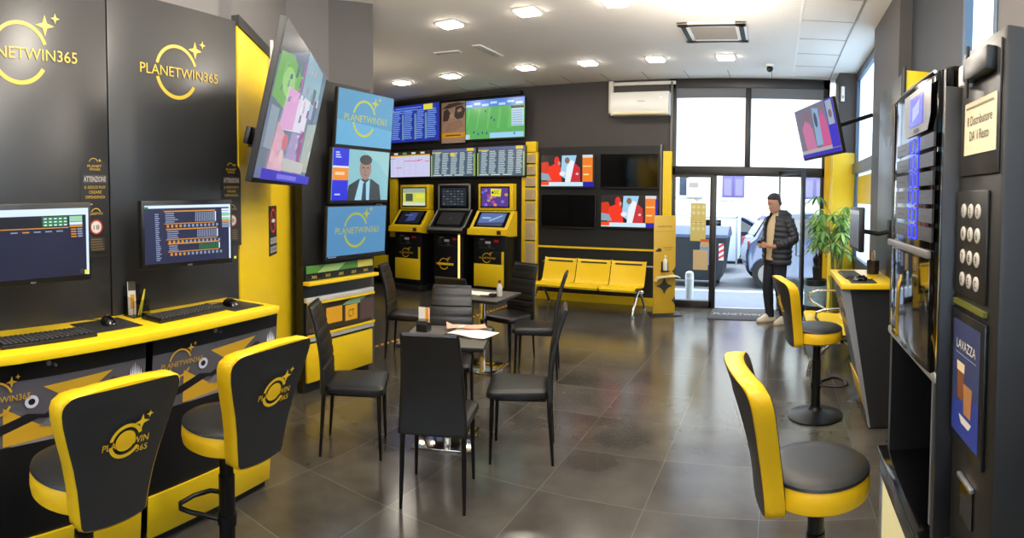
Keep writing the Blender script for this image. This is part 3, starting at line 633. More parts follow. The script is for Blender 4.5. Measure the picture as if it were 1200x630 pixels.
# ------------------------------------------------------------------ televisions
def tv(M, w, h, label, draw, group=None, bez=.012, foot=False, name='television', s=1., chin=.02):
    th = thing(name, label, 'television', M=M, group=group)
    b = MB(); b.bx(-w/2, w/2, -.004, .03, -h/2, h/2, BLKM, .004); b.bx(-w*.3, w*.3, .03, .055, -h*.32, h*.32, BLKM, .01); b.build('casing', th)
    b = MB(frm((0, -.0045, chin/2), (1, 0, 0), (0, 0, 1))); draw(b, (w-2*bez)/2, (h-bez-chin)/2); b.build('screen', th)
    b = MB(); b.bx(-.09, .09, .06, .085, -.10, .10, MET, .003); b.build('bracket', th)
    return th
def rows(b, W, H, bg, n, cols, m, head=None):
    b.rect(-W, -H, W, H, bg)
    if head: b.rect(-W, H*.78, W, H, head)
    for j in range(n):
        y = H*.66-j*(1.6*H/n)
        for (x0, x1) in cols: b.rect(W*x0, y, W*(x0+(x1-x0)*(.75+.25*random.random())), y+.85*H/n, m)
E_ = emit
def d_upl(b, W, H):
    rows(b, W, H, E_((.13, .20, .62), 1.), 15, ((-.92, -.55), (-.40, -.05), (.12, .42), (.55, .92)), E_((.45, .58, .86), 1.))
    b.rect(W*.42, H*.66, W*.78, H*.95, E_((.88, .85, .25))); b.poly([(-W*.9, H*.6), (-W*.9, H*.9), (-W*.8, H*.75)], E_((.9, .85, .25)))
    for k in range(3): b.rect(-W*.75, H*(.80-.12*k), W*.35-k*.1, H*(.86-.12*k), E_((.40, .52, .85)))
    for x in (-.47, .05, .48): b.rect(W*x, -H*.9, W*x+W*.08, H*.5, E_((.42, .55, .66)))
def d_pitch(b, W, H):
    b.rect(-W, -H, W, H, E_((.36, .68, .36))); b.rect(-W, H*.62, W, H, E_((.30, .50, .86)))
    for k in range(7): b.rect(-W+2*W*k/7, H*.66+.03*(k % 2), -W+2*W*(k+.8)/7, H*.78+.03*(k % 2), E_((.70, .84, .95)))
    for k in range(5): b.poly([(-W+.05+k*.2, H*.55), (-W+.10+k*.2, H*.55), (-W+.0+k*.22, -H*.5), (-W-.0+k*.2, -H*.5)], E_((.40, .74, .40)))
    b.rect(W*.58, -H*.42, W*.98, H*.44, E_((.76, .86, .92))); b.rect(W*.56, H*.46, W*.98, H*.58, E_((.08, .1, .12)))
    for k in range(7): b.rect(W*.60, -H*.38+k*H*.115, W*.94, -H*.33+k*H*.115, E_((.55, .66, .80)))
    b.rect(-W*.15, -H*.98, W*.98, -H*.72, E_((.62, .82, .95))); b.rect(-W, -H, -W*.85, -H*.75, E_((.70, .82, .85)))
    for (x, y) in ((-.3, .4), (-.1, .05), (0, -.08), (-.7, -.65), (.68, -.8), (-.55, -.75), (-.4, -.7), (-.25, -.72)): b.ell(W*x, H*y, .012, .022, E_((.12, .25, .55)))
def d_lilac(b, W, H):
    b.rect(-W, -H, W, H, E_((.80, .80, .93))); b.rect(-W, H*.62, W, H*.72, E_((.88, .70, .15))); b.rect(-W, H*.72, W, H, E_((.2, .16, .1)))
    for (x0, x1, y) in ((-1, -.75, .45), (-.3, .5, .22), (.4, .65, .28), (.75, .98, .17), (-.7, -.4, -.3)): b.rect(W*x0, H*y, W*x1, H*y+.012, E_((.9, .25, .35)))
    for k in range(5): b.rect(-W+.3*W*k+.1*W, -H*.9, -W+.3*W*k+.12*W, H*.5, E_((.68, .70, .86)))
    for k in range(4): b.rect(-W*.8+k*.45*W, H*.78, -W*.6+k*.45*W, H*.92, E_((.85, .85, .85) if k != 1 else (.3, .65, .45)))
def d_tab(seed):
    def f(b, W, H):
        rows(b, W, H, E_((.30, .38, .45)), 13, ((-.85, -.58), (-.5, -.2), (-.1, .2), (.3, .55), (.65, .9)), E_((.72, .78, .80)), E_((.36, .40, .56)))
        b.rect(-W, -H, -W*.95, H*.6, E_((.62, .75, .2))); b.rect(W*.95, -H, W, H*.6, E_((.62, .75, .2))); b.rect(W*.65, H*.8, W*.95, H, E_((.92, .8, .25)))
        if seed: b.rect(-W*.1, H*.48, W*.1, H*.72, E_((.92, .78, .2)))
        for k in range(3): b.rect(-W*.9+k*.5*W, -H*.95, -W*.5+k*.5*W, -H*.88, E_((.8, .85, .85)))
        b.rect(-W*.95, H*.72, -W*.5, H*.80, E_((.85, .75, .3)))
    return f
def d_red(wide):
    def f(b, W, H):
        b.rect(-W, -H, W, H, E_((.16, .12, .13))); s = .62*W if not wide else .58*W
        b.poly([(-W, -H*.6), (-W, H*.55), (-W*.75, H*.6), (-W*.5, -H*.6)], E_((.85, .20, .08)))
        b.poly([(-W*.2, H*.98), (W*.35, H*.98), (W*.25, H*.2), (W*.0, -H*.6), (-W*.25, -H*.3)], E_((.62, .82, .95)))
        b.poly([(-W*.78, -H*.72), (-W*.72, H*.25), (-W*.42, H*.5), (-W*.25, H*.25), (-W*.2, -H*.72)], E_((.96, .20, .10)))
        b.ell(-W*.40, H*.62, W*.10, H*.30, E_((.93, .15, .12))); b.ell(-W*.31, H*.48, W*.05, H*.14, E_((.80, .55, .42)))
        b.poly([(-W*.05, -H*.72), (W*.02, H*.35), (W*.22, H*.6), (W*.48, H*.2), (W*.5, -H*.72)], E_((.80, .16, .22)))
        b.poly([(-W*.08, -H*.72), (-W*.02, H*.25), (W*.15, H*.7), (W*.28, H*.55), (W*.12, -H*.72)], E_((.93, .95, .98)))
        b.ell(W*.0, H*.66, W*.09, H*.20, E_((.55, .40, .30))); b.ell(-W*.18, -H*.18, W*.11, H*.15, E_((.93, .93, .95))); b.ell(W*.38, -H*.2, W*.05, H*.07, E_((.95, .8, .8)))
        b.poly([(-W, -H*.6), (-W, -H*.1), (-W*.72, -H*.2), (-W*.6, -H*.6)], E_((.55, .65, .72))); b.rect(W*.52, H*.0, W*.58, H*.9, E_((.12, .12, .16)))
        b.rect(-W, -H*.98, W*.6, -H*.72, E_((.80, .92, .98))); b.rect(-W, -H*.92, -W*.70, -H*.68, E_((.95, .32, .1)))
        b.rect(W*.58, -H*.70, W*.96, H, E_((.95, .50, .12))); b.rect(W*.58, H*.82, W*.96, H, E_((.85, .85, .85))); b.rect(W*.60, H*.25, W*.90, H*.32, E_((.98, .85, .6)))
        b.rect(W*.62, -H*.28, W*.82, -H*.20, E_((.98, .9, .7))); b.rect(W*.60, -H, W, -H*.72, E_((.10, .08, .70)))
        if wide: b.rect(W*.93, -H*.72, W, H*.8, E_((.12, .08, .65)))
    return f
def d_off(b, W, H): b.rect(-W, -H, W, H, BLKG)
def at(x, y, z, rz=0.): return T(x, y, z) @ RZ(rz)
tv(at(-6.22, 8.45, 3.0), 1.12, .70, 'large wall screen with blue rows of text, at the top left of the back wall', d_upl)
tv(at(-4.555, 8.45, 2.965), 1.14, .69, 'large wall screen showing a green football pitch', d_pitch)
th = tag(bpy.data.objects.new('wall_poster', None), 'brown sports poster between the two large upper screens, with a yellow band', 'poster'); COL.objects.link(th); th.location = (-5.42, 8.52, 2.6)
b = MB(); b.bx(-.26, .26, 0, .04, 0, .74, BLKM); b.build('board', th)
b = MB(frm((0, -.001, 0), (1, 0, 0), (0, 0, 1))); BR = ink((.64, .52, .44)); DB = ink((.24, .19, .16)); b.rect(-.25, .01, .25, .73, BR)
for P in ([(-.22, .40), (-.20, .58), (-.12, .62), (-.05, .52), (-.12, .40)], [(.02, .48), (.05, .64), (.18, .66), (.25, .58), (.2, .44), (.08, .42)], [(-.24, .62), (-.1, .70), (.1, .72), (.24, .68), (.1, .66), (-.1, .62)]): b.poly(P, DB)
b.poly([(-.2, .2), (-.1, .36), (.15, .42), (.22, .30), (.05, .22)], ink((.60, .46, .38))); b.poly([(-.08, .50), (-.02, .56), (.02, .46), (-.05, .44)], ink((.72, .6, .52))); b.poly([(.08, .58), (.16, .62), (.18, .56), (.10, .54)], ink((.7, .58, .5)))
b.rect(-.25, .10, .25, .19, ink((.85, .62, .12))); b.rect(-.16, .135, .16, .155, DB); b.rect(-.25, .01, .25, .05, ink((.60, .52, .46))); b.build('print', th)
tv(at(-6.33, 8.46, 2.255), .93, .50, 'pale lilac wall screen with red lines, leftmost of the lower row', d_lilac)
tv(at(-5.375, 8.46, 2.25), .93, .51, 'grey table wall screen in the middle of the lower row', d_tab(1))
tv(at(-4.43, 8.46, 2.25), .91, .52, 'grey table wall screen at the right of the lower row, beside the paper column', d_tab(0))
tv(at(-3.265, 8.50, 2.075), .92, .53, 'bench wall screen on the upper left, showing men in red', d_red(0))
tv(at(-2.25, 8.50, 2.075), .94, .54, 'bench wall screen on the upper right, switched off', d_off)
tv(at(-3.25, 8.50, 1.44), .94, .54, 'bench wall screen on the lower left, switched off', d_off)
tv(at(-2.24, 8.50, 1.445), .92, .52, 'bench wall screen on the lower right, showing men in red', d_red(1))
SKYB = E_((.33, .59, .74)); LY = E_((.74, .76, .22))
def d_blue(b, W, H):
    b.rect(-W, -H, W, H, SKYB); b.poly([(-W, -H), (W, -H), (W, -H*.3), (-W, -H*.1)], E_((.38, .66, .82))); b.logo(-W*.0, H*.02, W*1.55, LY)
def d_blue2(b, W, H):
    b.rect(-W, -H, W, H, E_((.31, .54, .72))); b.logo(0, H*.05, W*1.5, E_((.66, .69, .20))); b.rect(-W, -H, W, -H*.93, E_((.06, .06, .08)))
    for k in range(5): b.rect(-W*.95+k*.05*W, -H*.985, -W*.92+k*.05*W, -H*.945, E_((.7, .7, .8)))
def d_news(b, W, H):
    b.rect(-W, -H, W, H, E_((.52, .74, .78))); b.poly([(-W*.0, H), (W, H), (W, -H*.1), (W*.6, H*.5)], E_((.58, .78, .80)))
    SU = E_((.16, .20, .22)); SK = E_((.60, .48, .42)); SHI = E_((.62, .82, .90))
    b.poly([(-W*.50, -H), (-W*.44, -H*.42), (-W*.10, -H*.15), (W*.36, -H*.14), (W*.66, -H*.38), (W*.74, -H)], SU)
    b.poly([(-W*.22, -H), (-W*.06, -H*.15), (W*.14, -H*.32), (W*.30, -H*.15), (W*.30, -H)], SHI); b.poly([(W*.06, -H*.30), (W*.16, -H*.30), (W*.19, -H), (W*.02, -H)], E_((.10, .22, .30)))
    b.ell(W*.12, H*.28, W*.21, H*.46, SK); b.ell(W*.12, H*.62, W*.22, H*.20, E_((.22, .19, .17))); b.rect(-W*.0, H*.28, W*.08, H*.33, E_((.25, .2, .2))); b.rect(W*.16, H*.28, W*.24, H*.33, E_((.25, .2, .2)))
    b.rect(W*.06, -H*.0, W*.18, H*.03, E_((.42, .28, .26))); b.poly([(W*.11, H*.28), (W*.15, H*.10), (W*.08, H*.10)], E_((.52, .40, .36)))
    b.rect(-W, -H, -W*.48, H, E_((.08, .12, .86))); b.rect(-W, -H*.22, -W*.48, H*.26, E_((.93, .55, .15))); b.rect(-W, H*.26, -W*.48, H*.33, E_((.9, .9, .95)))
    for k in range(3): b.rect(-W*.92, H*(.82-.09*k), -W*(.80-.03*k), H*(.87-.09*k), E_((.75, .78, .98)))
    b.rect(-W*.92, -H*.02, -W*.62, H*.1, E_((.98, .8, .6))); b.rect(-W*.92, -H*.80, -W*.74, -H*.74, E_((.75, .78, .98)))
CT = lambda y, z, tilt, yaw: T(-3.385, y, z) @ RZ(PI/2+math.radians(yaw)) @ RX(math.radians(tilt))
tv(CT(3.865, 2.335, 5, 2), .80, .515, 'column screen with a yellow logo on sky blue, top of the three', d_blue, chin=.03)
tv(CT(3.80, 1.845, 4, 1.5), .80, .475, 'column screen showing a man in a suit, middle of the three', d_news)
tv(CT(3.745, 1.35, 3, 0), .79, .47, 'column screen with a yellow logo on dull blue, lowest of the three', d_blue2)
# stand-alone column with slip trays under the three screens
th = thing('screen_column', 'black and yellow column carrying three screens, with slip trays below', 'display stand', (-3.72, 3.63, 0))
O = T(3.72, -3.63, 0)
b = MB(O); b.bx(-3.59, -3.50, 3.19, 4.06, 1.08, 2.66, BLKM, .004); b.build('screen_board', th)
b = MB(O); b.bx(-3.59, -3.50, 3.19, 4.06, .1, 1.09, BLK, .004); b.build('cabinet', th)
b = MB(O); b.bx(-3.59, -3.52, 3.2, 4.04, 0, .1, BLKM); b.build('plinth', th)
b = MB(O); b.bx(-3.50, -3.475, 3.21, 4.05, .095, .42, YEL, .003); b.build('base_panel', th, 'yellow base panel')
b = MB(O); b.bx(-3.50, -3.42, 3.19, 4.08, .925, .955, YEL, .003); b.build('shelf', th, 'yellow shelf')
CF = O @ frm((-3.499, 3.19, 0), (0, 1, 0), (0, 0, 1))
b = MB(CF); b.rect(.02, .955, .87, 1.085, ink((.30, .52, .20)), .02); b.poly([(.05, .96), (.25, 1.08), (.5, 1.08), (.3, .96)], ink((.62, .76, .45)), .0205); b.rect(.66, 1.0, .87, 1.085, ink((.85, .80, .35)), .0207)
b.rect(.02, .958, .87, 1.02, BLK, .022)
for k in range(5): b.text('365', .11+.165*k, .975, .026, ink((.80, .70, .25)), maxw=.06, w=.0225); b.star(.05+.165*k, .988, .018, LOGO)
b.build('header_strip', th, 'black header strip on green')
for z0, z1 in ((.775, .815), (.445, .485)):
    b = MB(O); b.bx(-3.50, -3.462, 3.20, 4.06, z0, z1, mat('tray_silver', (.78, .78, .77), .35, .25), .004); b.bx(-3.46, -3.452, 3.20, 4.06, z0-.018 if z0 > .6 else z1, z0 if z0 > .6 else z1+.022, YEL); b.build('tray_rail', th, 'brushed steel tray rail')
b = MB(CF); b.rect(.02, .51, .86, .755, ink((.20, .17, .14)), .012); b.rect(.04, .56, .22, .66, ink((.85, .62, .12))); b.rect(.28, .60, .48, .74, ink((.15, .13, .12)), .0128); b.rect(.26, .56, .46, .70, ink((.86, .62, .12)), .0133)
b.rect(.50, .55, .66, .69, ink((.86, .64, .12)), .0136); b.text('CT', .58, .58, .07, ink((.2, .1, .05)), maxw=.08, w=.0142); b.poly([(.46, .70), (.60, .755), (.80, .755), (.7, .69)], ink((.50, .62, .48)), .0138); b.rect(.70, .53, .86, .72, ink((.34, .26, .26)), .0139)
for (x, y) in ((.74, .66), (.80, .60), (.76, .57), (.83, .68)): b.ell(x, y, .022, .03, ink((.72, .60, .55)))
b.rect(.05, .515, .20, .55, ink((.30, .24, .2)), .0140); b.ell(.36, .62, .11, .095, ink((.66, .50, .20))); b.build('slip_poster', th, 'colourful slip poster')
# big tilted screen on the slanted wall, hanging screen by the entrance
def d_big(b, W, H):
    b.rect(-W, -H, W, H, E_((.40, .45, .52))); b.poly([(-W, H*.55), (-W*.2, H*.92), (-W*.05, H), (-W, H)], E_((.28, .28, .30)))
    b.poly([(-W*.97, H*.05), (-W*.95, H*.62), (-W*.55, H*.72), (-W*.15, H*.55), (-W*.12, H*.2), (-W*.5, -H*.02)], E_((.45, .66, .36))); b.ell(-W*.55, H*.35, W*.22, H*.2, E_((.60, .78, .48))); b.rect(-W*.12, H*.10, -W*.07, H*.82, E_((.72, .32, .66)))
    b.poly([(-W*.05, H), (W*.75, H*.95), (W*.8, H*.1), (0, H*.1)], E_((.55, .66, .72))); b.rect(W*.45, H*.35, W*.60, H*.6, E_((.40, .36, .34))); b.rect(W*.62, -H*.3, W*.78, H*.45, E_((.42, .32, .44)))
    b.poly([(-W*.60, -H*.30), (-W*.50, H*.32), (W*.42, H*.36), (W*.40, -H*.18)], E_((.86, .82, .88))); b.poly([(-W*.6, -H*.3), (-W*.5, H*.32), (-W*.1, H*.34), (-W*.1, -H*.22)], E_((.84, .62, .80)))
    b.poly([(-W*.72, -H*.95), (-W*.65, -H*.2), (-W*.3, -H*.35), (-W*.2, -H*.95)], E_((.80, .62, .68))); b.poly([(-W*.2, -H*.85), (-W*.1, -H*.25), (W*.2, -H*.22), (W*.35, -H*.85)], E_((.62, .55, .72))); b.poly([(W*.30, -H*.9), (W*.30, -H*.15), (W*.42, -H*.15), (W*.48, -H*.9)], E_((.60, .22, .52)))
    b.rect(-W*.95, -H*.6, -W*.7, -H*.05, E_((.55, .60, .66))); b.poly([(W*.5, -H*.8), (W*.5, H*.0), (W*.95, H*.1), (W*.95, -H*.8)], E_((.62, .66, .60)))
    rg = random.Random(3)
    for q in range(46):
        x, y = rg.uniform(-.95, .85), rg.uniform(-.8, .85); c_ = rg.choice(((.86, .80, .86), (.74, .50, .66), (.52, .58, .66), (.66, .70, .78), (.58, .30, .50), (.42, .44, .50), (.80, .70, .74))) if y < .3 or x > 0 else rg.choice(((.40, .60, .34), (.55, .72, .46), (.36, .42, .50)))
        ww, hh = rg.uniform(.03, .10), rg.uniform(.03, .16); b.poly([(W*x, H*y), (W*(x+ww), H*(y+.03)), (W*(x+ww*.9), H*(y+hh)), (W*(x+.01), H*(y+hh*.8))], E_(c_, .9))
    b.ell(-W*.45, -H*.45, W*.10, H*.12, E_((.78, .42, .48))); b.ell(-W*.5, -H*.66, W*.07, H*.10, E_((.86, .74, .74)))
    b.rect(-W*.4, -H*.84, W*.5, -H*.66, E_((.72, .72, .70))); b.rect(-W, -H, W, -H*.86, E_((.20, .16, .72))); b.rect(-W*.5, -H*.97, W*.3, -H*.9, E_((.46, .42, .85)))
n_ang = math.radians(37.4); W_ = 1.36; k_ = W_/1.45
bc = V((0, 0, 1.66))+(V((-2.649, 2.367, 2.146))-V((0, 0, 1.66)))*k_
t_ = tv(T(*bc) @ RZ(n_ang+PI/2) @ RX(math.radians(13.2)), W_, W_*.575, 'very large tilted screen on the yellow slanted wall, showing a pink collage', d_big, bez=.008)
b = MB(); b.box((.15, .14, -.12), (.05, .2, .35), MET, .004); b.box((.3, .14, -.12), (.05, .2, .35), MET, .004); b.box((.2, .25, -.15), (.3, .03, .12), MET, .004); b.box((-.05, .24, -.15), (.1, .03, .1), MET, .004); b.build('wall_arm', t_)
def d_rtv(b, W, H):
    b.rect(-W, -H, W, H, E_((.46, .44, .52))); b.poly([(-W*.7, -H*.7), (-W*.75, H*.2), (-W*.45, H*.6), (-W*.2, H*.1), (-W*.15, -H*.7)], E_((.76, .45, .62))); b.ell(-W*.4, H*.62, W*.13, H*.22, E_((.52, .40, .46)))
    b.poly([(W*.1, -H*.7), (W*.15, H*.3), (W*.4, H*.7), (W*.55, H*.2), (W*.6, -H*.7)], E_((.78, .34, .56))); b.poly([(-W*.12, -H*.6), (-W*.05, H*.9), (W*.25, H*.8), (W*.2, -H*.6)], E_((.52, .66, .80))); b.ell(W*.05, H*.4, W*.08, H*.3, E_((.28, .32, .40)))
    b.rect(W*.62, -H*.8, W, H, E_((.20, .16, .76))); b.rect(W*.66, H*.05, W*.94, H*.95, E_((.60, .66, .72))); b.ell(W*.8, H*.45, W*.08, H*.16, E_((.42, .4, .42)))
    b.rect(-W, -H*.84, W*.62, -H*.7, E_((.66, .66, .66))); b.rect(-W, -H, W, -H*.84, E_((.18, .14, .70)))
t_ = tv(T(.40, 5.72, 2.365) @ RZ(math.radians(-159.3)+PI/2) @ RX(math.radians(13.6)) @ RY(math.radians(-1.7)), .93, .535, 'tilted screen hanging high near the entrance, showing a pink and blue scene', d_rtv, bez=.01)
b = MB(); b.tube([(0, .05, 0), (.03, .30, .02), (.07, .622, .06)], .022, MET); b.build('swing_arm', t_)

# ------------------------------------------------------------------ betting machines
def machine(x, label, BODY, FR, top, bottom, style):
    th = thing('betting_machine', label, 'betting machine', (x, 8.1, 0), 0, 'betting machines along the back wall')
    b = MB(); b.bx(-.30, .30, 0, .46, .10, 1.03, BLK, .006); b.build('cabinet', th)
    b = MB(); b.bx(-.31, .33, -.06, .46, 0, .10, BLKM, .01); b.build('plinth', th)
    if style == 'y':
        b = MB(); b.bx(-.285, .265, -.02, 0, .20, .57, YEL, .004); b.bx(.225, .265, -.02, 0, .57, .78, YEL, .004); b.build('door', th, 'yellow lower door')
        b = MB(frm((0, -.005, 0), (1, 0, 0), (0, 0, 1))); b.bx(-.285, .225, .57, .78, 0, .012, BLK, .002); b.layer = 26; b.logo(-.03, .67, .30, LOGO); b.build('logo_plate', th)
    else:
        b = MB(frm((0, -.001, 0), (1, 0, 0), (0, 0, 1))); b.layer = 2; b.logo(-.07, .52, .36, LOGO); b.rect(-.22, .50, .11, .54, LOGO); b.build('logo_plate', th)
        b = MB(); b.bx(.20, .235, -.012, 0, .25, 1.02, emit((1, .82, .45), 1.6)); b.build('light_strip', th, 'glowing warm light strip')
    b = MB(frm((0, -.001, 0), (1, 0, 0), (0, 0, 1))); SV = ink((.5, .5, .5)); b.ell(-.17, .91, .05, .05, ink((.14, .14, .14))); b.rect(-.08, .90, .02, .94, ink((.75, .75, .75))); b.rect(.08, .93, .17, .97, ink((.7, .12, .1))); b.rect(-.18, .96, -.1, .98, SV); b.ell(.0, .86, .03, .02, ink((.3, .3, .3))); b.rect(-.2, .82, .1, .84, ink((.2, .2, .2))); b.build('coin_panel', th)
    P = frm((0, 0, 0), (0, 1, 0), (0, 0, 1))
    SIL = FR; FR = BLK if style == 'k' else FR
    b = MB(); b.prism([(-.13, 1.05), (-.12, 1.14), (-.05, 1.155), (.20, 1.43), (.30, 1.43), (.30, 1.02), (.05, 1.02)], -.35, .35, FR, P)
    if style == 'k':
        b.bx(-.352, .352, -.136, -.12, 1.10, 1.145, SIL, .004)
        for s in (-1, 1): b.tube([(s*.345, -.12, 1.148), (s*.345, -.05, 1.163), (s*.345, .20, 1.438)], .012, SIL, 6)
        b.bx(-.35, .35, .19, .21, 1.425, 1.445, SIL)
    b.build('control_deck', th)
    b = MB(frm((0, -.048, 1.158), (1, 0, 0), (0, .25, .275))); b.bx(-.29, .29, .02, .34, 0, .006, BLKG); b.layer = 14; b.M = b.M @ T(0, .18, 0); bottom(b, .235, .135); b.build('touch_screen', th)
    b = MB(); b.bx(-.32, .32, .18, .34, 1.44, 1.88, FR, .012); b.bx(-.22, .22, .3, .46, 1.0, 1.80, BLK)
    if style == 'k':
        for (a0, a1, c0, c1) in ((-.325, .325, 1.86, 1.885), (-.325, .325, 1.44, 1.46), (-.325, -.30, 1.44, 1.885), (.30, .325, 1.44, 1.885)): b.bx(a0, a1, .172, .20, c0, c1, SIL, .003)
    b.build('head', th)
    b = MB(frm((0, .179, 1.66), (1, 0, 0), (0, 0, 1))); b.bx(-.27, .27, -.175, .175, 0, .006, BLKG); b.layer = 14; top(b, .25, .155); b.build('upper_screen', th)
    if style == 'y': b = MB(); b.bx(.20, .27, -.137, -.128, 1.065, 1.125, ink((.25, .08, .05))); b.build('lock', th)
    return th
def s_a(b, W, H): b.rect(-W, -H, W, H, E_((.80, .84, .35))); b.rect(-W, H*.5, W, H, E_((.60, .66, .60))); b.rect(-W*.75, -H*.5, -W*.1, H*.4, E_((.3, .34, .25))); b.rect(W*.2, -H*.15, W*.85, H*.3, E_((.90, .88, .25))); b.rect(-W, -H, W, -H*.65, E_((.82, .86, .80)))
def s_ad(b, W, H): b.rect(-W, -H, W, H, E_((.07, .09, .14))); b.poly([(-W*.3, -H*.7), (-W*.2, H*.8), (W*.5, H*.8), (W*.5, -H*.5)], E_((.22, .26, .50))); b.rect(-W*.6, H*.3, W*.1, H*.45, E_((.35, .42, .65)))
def s_b(b, W, H):
    b.rect(-W, -H, W, H, E_((.12, .15, .19)))
    for i in range(6):
        for j in range(6): b.rect(-W*.9+i*W*.3, -H*.85+j*H*.28, -W*.7+i*W*.3, -H*.72+j*H*.28, E_((.22, .27, .36) if (i+j) % 3 else (.42, .38, .25)))
def s_bd(b, W, H): b.rect(-W, -H, W, H, E_((.14, .14, .14), .8)); b.rect(-W*.1, -H*.1, W*.15, H*.1, E_((.28, .28, .28), .8))
def s_c(b, W, H):
    b.rect(-W, -H, W, H, E_((.34, .24, .56)))
    for k in range(16): b.ell(W*random.uniform(-.9, .9), H*random.uniform(-.85, .85), W*.13, H*.16, E_([(.55, .42, .80), (.85, .55, .35), (.70, .30, .55), (.35, .40, .85)][k % 4]))
    b.poly([(-W*.28, H*.1), (-W*.3, H*.9), (W*.5, H*.85), (W*.45, H*.05)], E_((.90, .86, .20))); b.text('SC', W*.15, H*.35, H*.35, E_((.1, .1, .12)), maxw=W*.35); b.ell(-W*.14, H*.48, W*.08, H*.14, E_((.1, .1, .12)))
def s_cd(b, W, H): b.rect(-W, -H, W, H, E_((.30, .42, .66))); b.poly([(-W, -H), (W, -H), (W, -H*.4), (-W, -H*.6)], E_((.12, .18, .32))); b.poly([(-W*.2, -H*.2), (W*.7, H*.7), (W*.8, H*.55), (-W*.1, -H*.35)], E_((.62, .72, .85))); b.rect(-W*.8, H*.1, -W*.1, H*.3, E_((.68, .78, .9)))
machine(-6.10, 'yellow betting machine, leftmost of the three, its screen lime green', BLK, YEL, s_a, s_ad, 'y')
machine(-5.25, 'black betting machine with silver frames and a glowing strip, middle of the three', BLK, ALU, s_b, s_bd, 'k')
machine(-4.45, 'yellow betting machine, rightmost of the three, its screen purple', BLK, YEL, s_c, s_cd, 'y')
# shelf rack at the far left of the back wall
th = thing('slip_rack', 'dark slip rack with yellow ledges, half hidden behind the screen column', 'rack', (-7.10, 8.5, 0))
b = MB(); b.bx(-.28, .24, -.12, .06, .1, 2.0, BLK, .004); b.build('board', th)
for z in (1.0, 1.32, .72): b = MB(); b.bx(-.28, .24, -.17, -.12, z, z+.03, YEL, .003); b.build('ledge', th)
b = MB(); b.bx(-.28, .32, -.17, -.12, .30, .56, YEL, .003); b.build('base_panel', th)
b = MB(T(-7.02, 8.36, 1.35) @ RX(-.12)); b.bx(-.08, .10, 0, .01, 0, .36, PAPER, .001); b.bx(-.06, .08, -.002, 0, .05, .28, ink((.62, .6, .56))); b.build('leaflet', None, 'pale leaflet standing in the slip rack beside the left betting machine', 'leaflet')
# notices on the yellow column
zz = [2.38, 2.22, 2.06, 1.92, 1.78, 1.64, 1.30, .98]; hh = [.13, .13, .11, .11, .11, .28, .27, .36]; y_ = 2.36
for k, (h, nm) in enumerate(((.17, 'topmost'), (.17, 'second from the top'), (.17, 'third from the top'), (.20, 'fourth from the top'), (.30, 'fifth from the top'), (.32, 'second from the bottom'), (.42, 'lowest and tallest'))):
    b = MB(); b.bx(-4.0, -3.82, 8.488, 8.501, y_-h+.03, y_, mat('notice_paper', (.70, .62, .47), .75)); b.bx(-4.0, -3.82, 8.484, 8.501, y_-h+.012, y_-h+.03, mat('notice_dark', (.10, .08, .06), .6))
    F = frm((-3.91, 8.4878, y_), (1, 0, 0), (0, 0, 1)); b.M = F
    for j in range(int((h-.06)/.022)): b.rect(-.07, -.03-.022*j, .02+.05*random.random(), -.025-.022*j, ink((.52, .45, .33)))
    b.build('notice_sheet', None, 'cream notice on the yellow column, '+nm, 'notice', 'notices on the yellow column'); y_ -= h+.02
# junction box and smoking sign on the slanted wall
SLM = frm((*W2(0, -.983), 0), (WT.x, WT.y, 0), (0, 0, 1))
b = MB(SLM); b.bx(4.03, 4.15, 2.48, 2.66, 0, .05, CREAM, .008); b.bx(4.05, 4.08, 2.66, 2.80, .012, .03, WHT); b.build('junction_box', None, 'small white junction box beside the big tilted screen', 'junction box')
b = MB(SLM); b.bx(4.0, 4.24, 1.235, 1.60, 0, .004, BLKM); b.layer = 10; RD = ink((.78, .16, .13)); b.M = SLM @ T(4.12, 1.49, 0)
b.arc(0, 0, .074, .09, 0, 360, RD, sv=1.); b.poly([(-.06, .05), (-.05, .06), (.06, -.05), (.05, -.06)], RD); b.rect(-.05, -.012, .05, .012, WHT); b.M = SLM @ T(4.12, 1.235, 0)
b.rect(-.1, .02, .1, .065, ink((.66, .66, .64))); b.rect(-.1, .085, .1, .13, ink((.66, .66, .64))); b.text('VIETATO', 0, .095, .028, BLKM, maxw=.17); b.text('FUMARE', 0, .03, .028, BLKM, maxw=.17)
b.build('no_smoking_sign', None, 'tall black no smoking sign on the yellow slanted wall', 'sign')

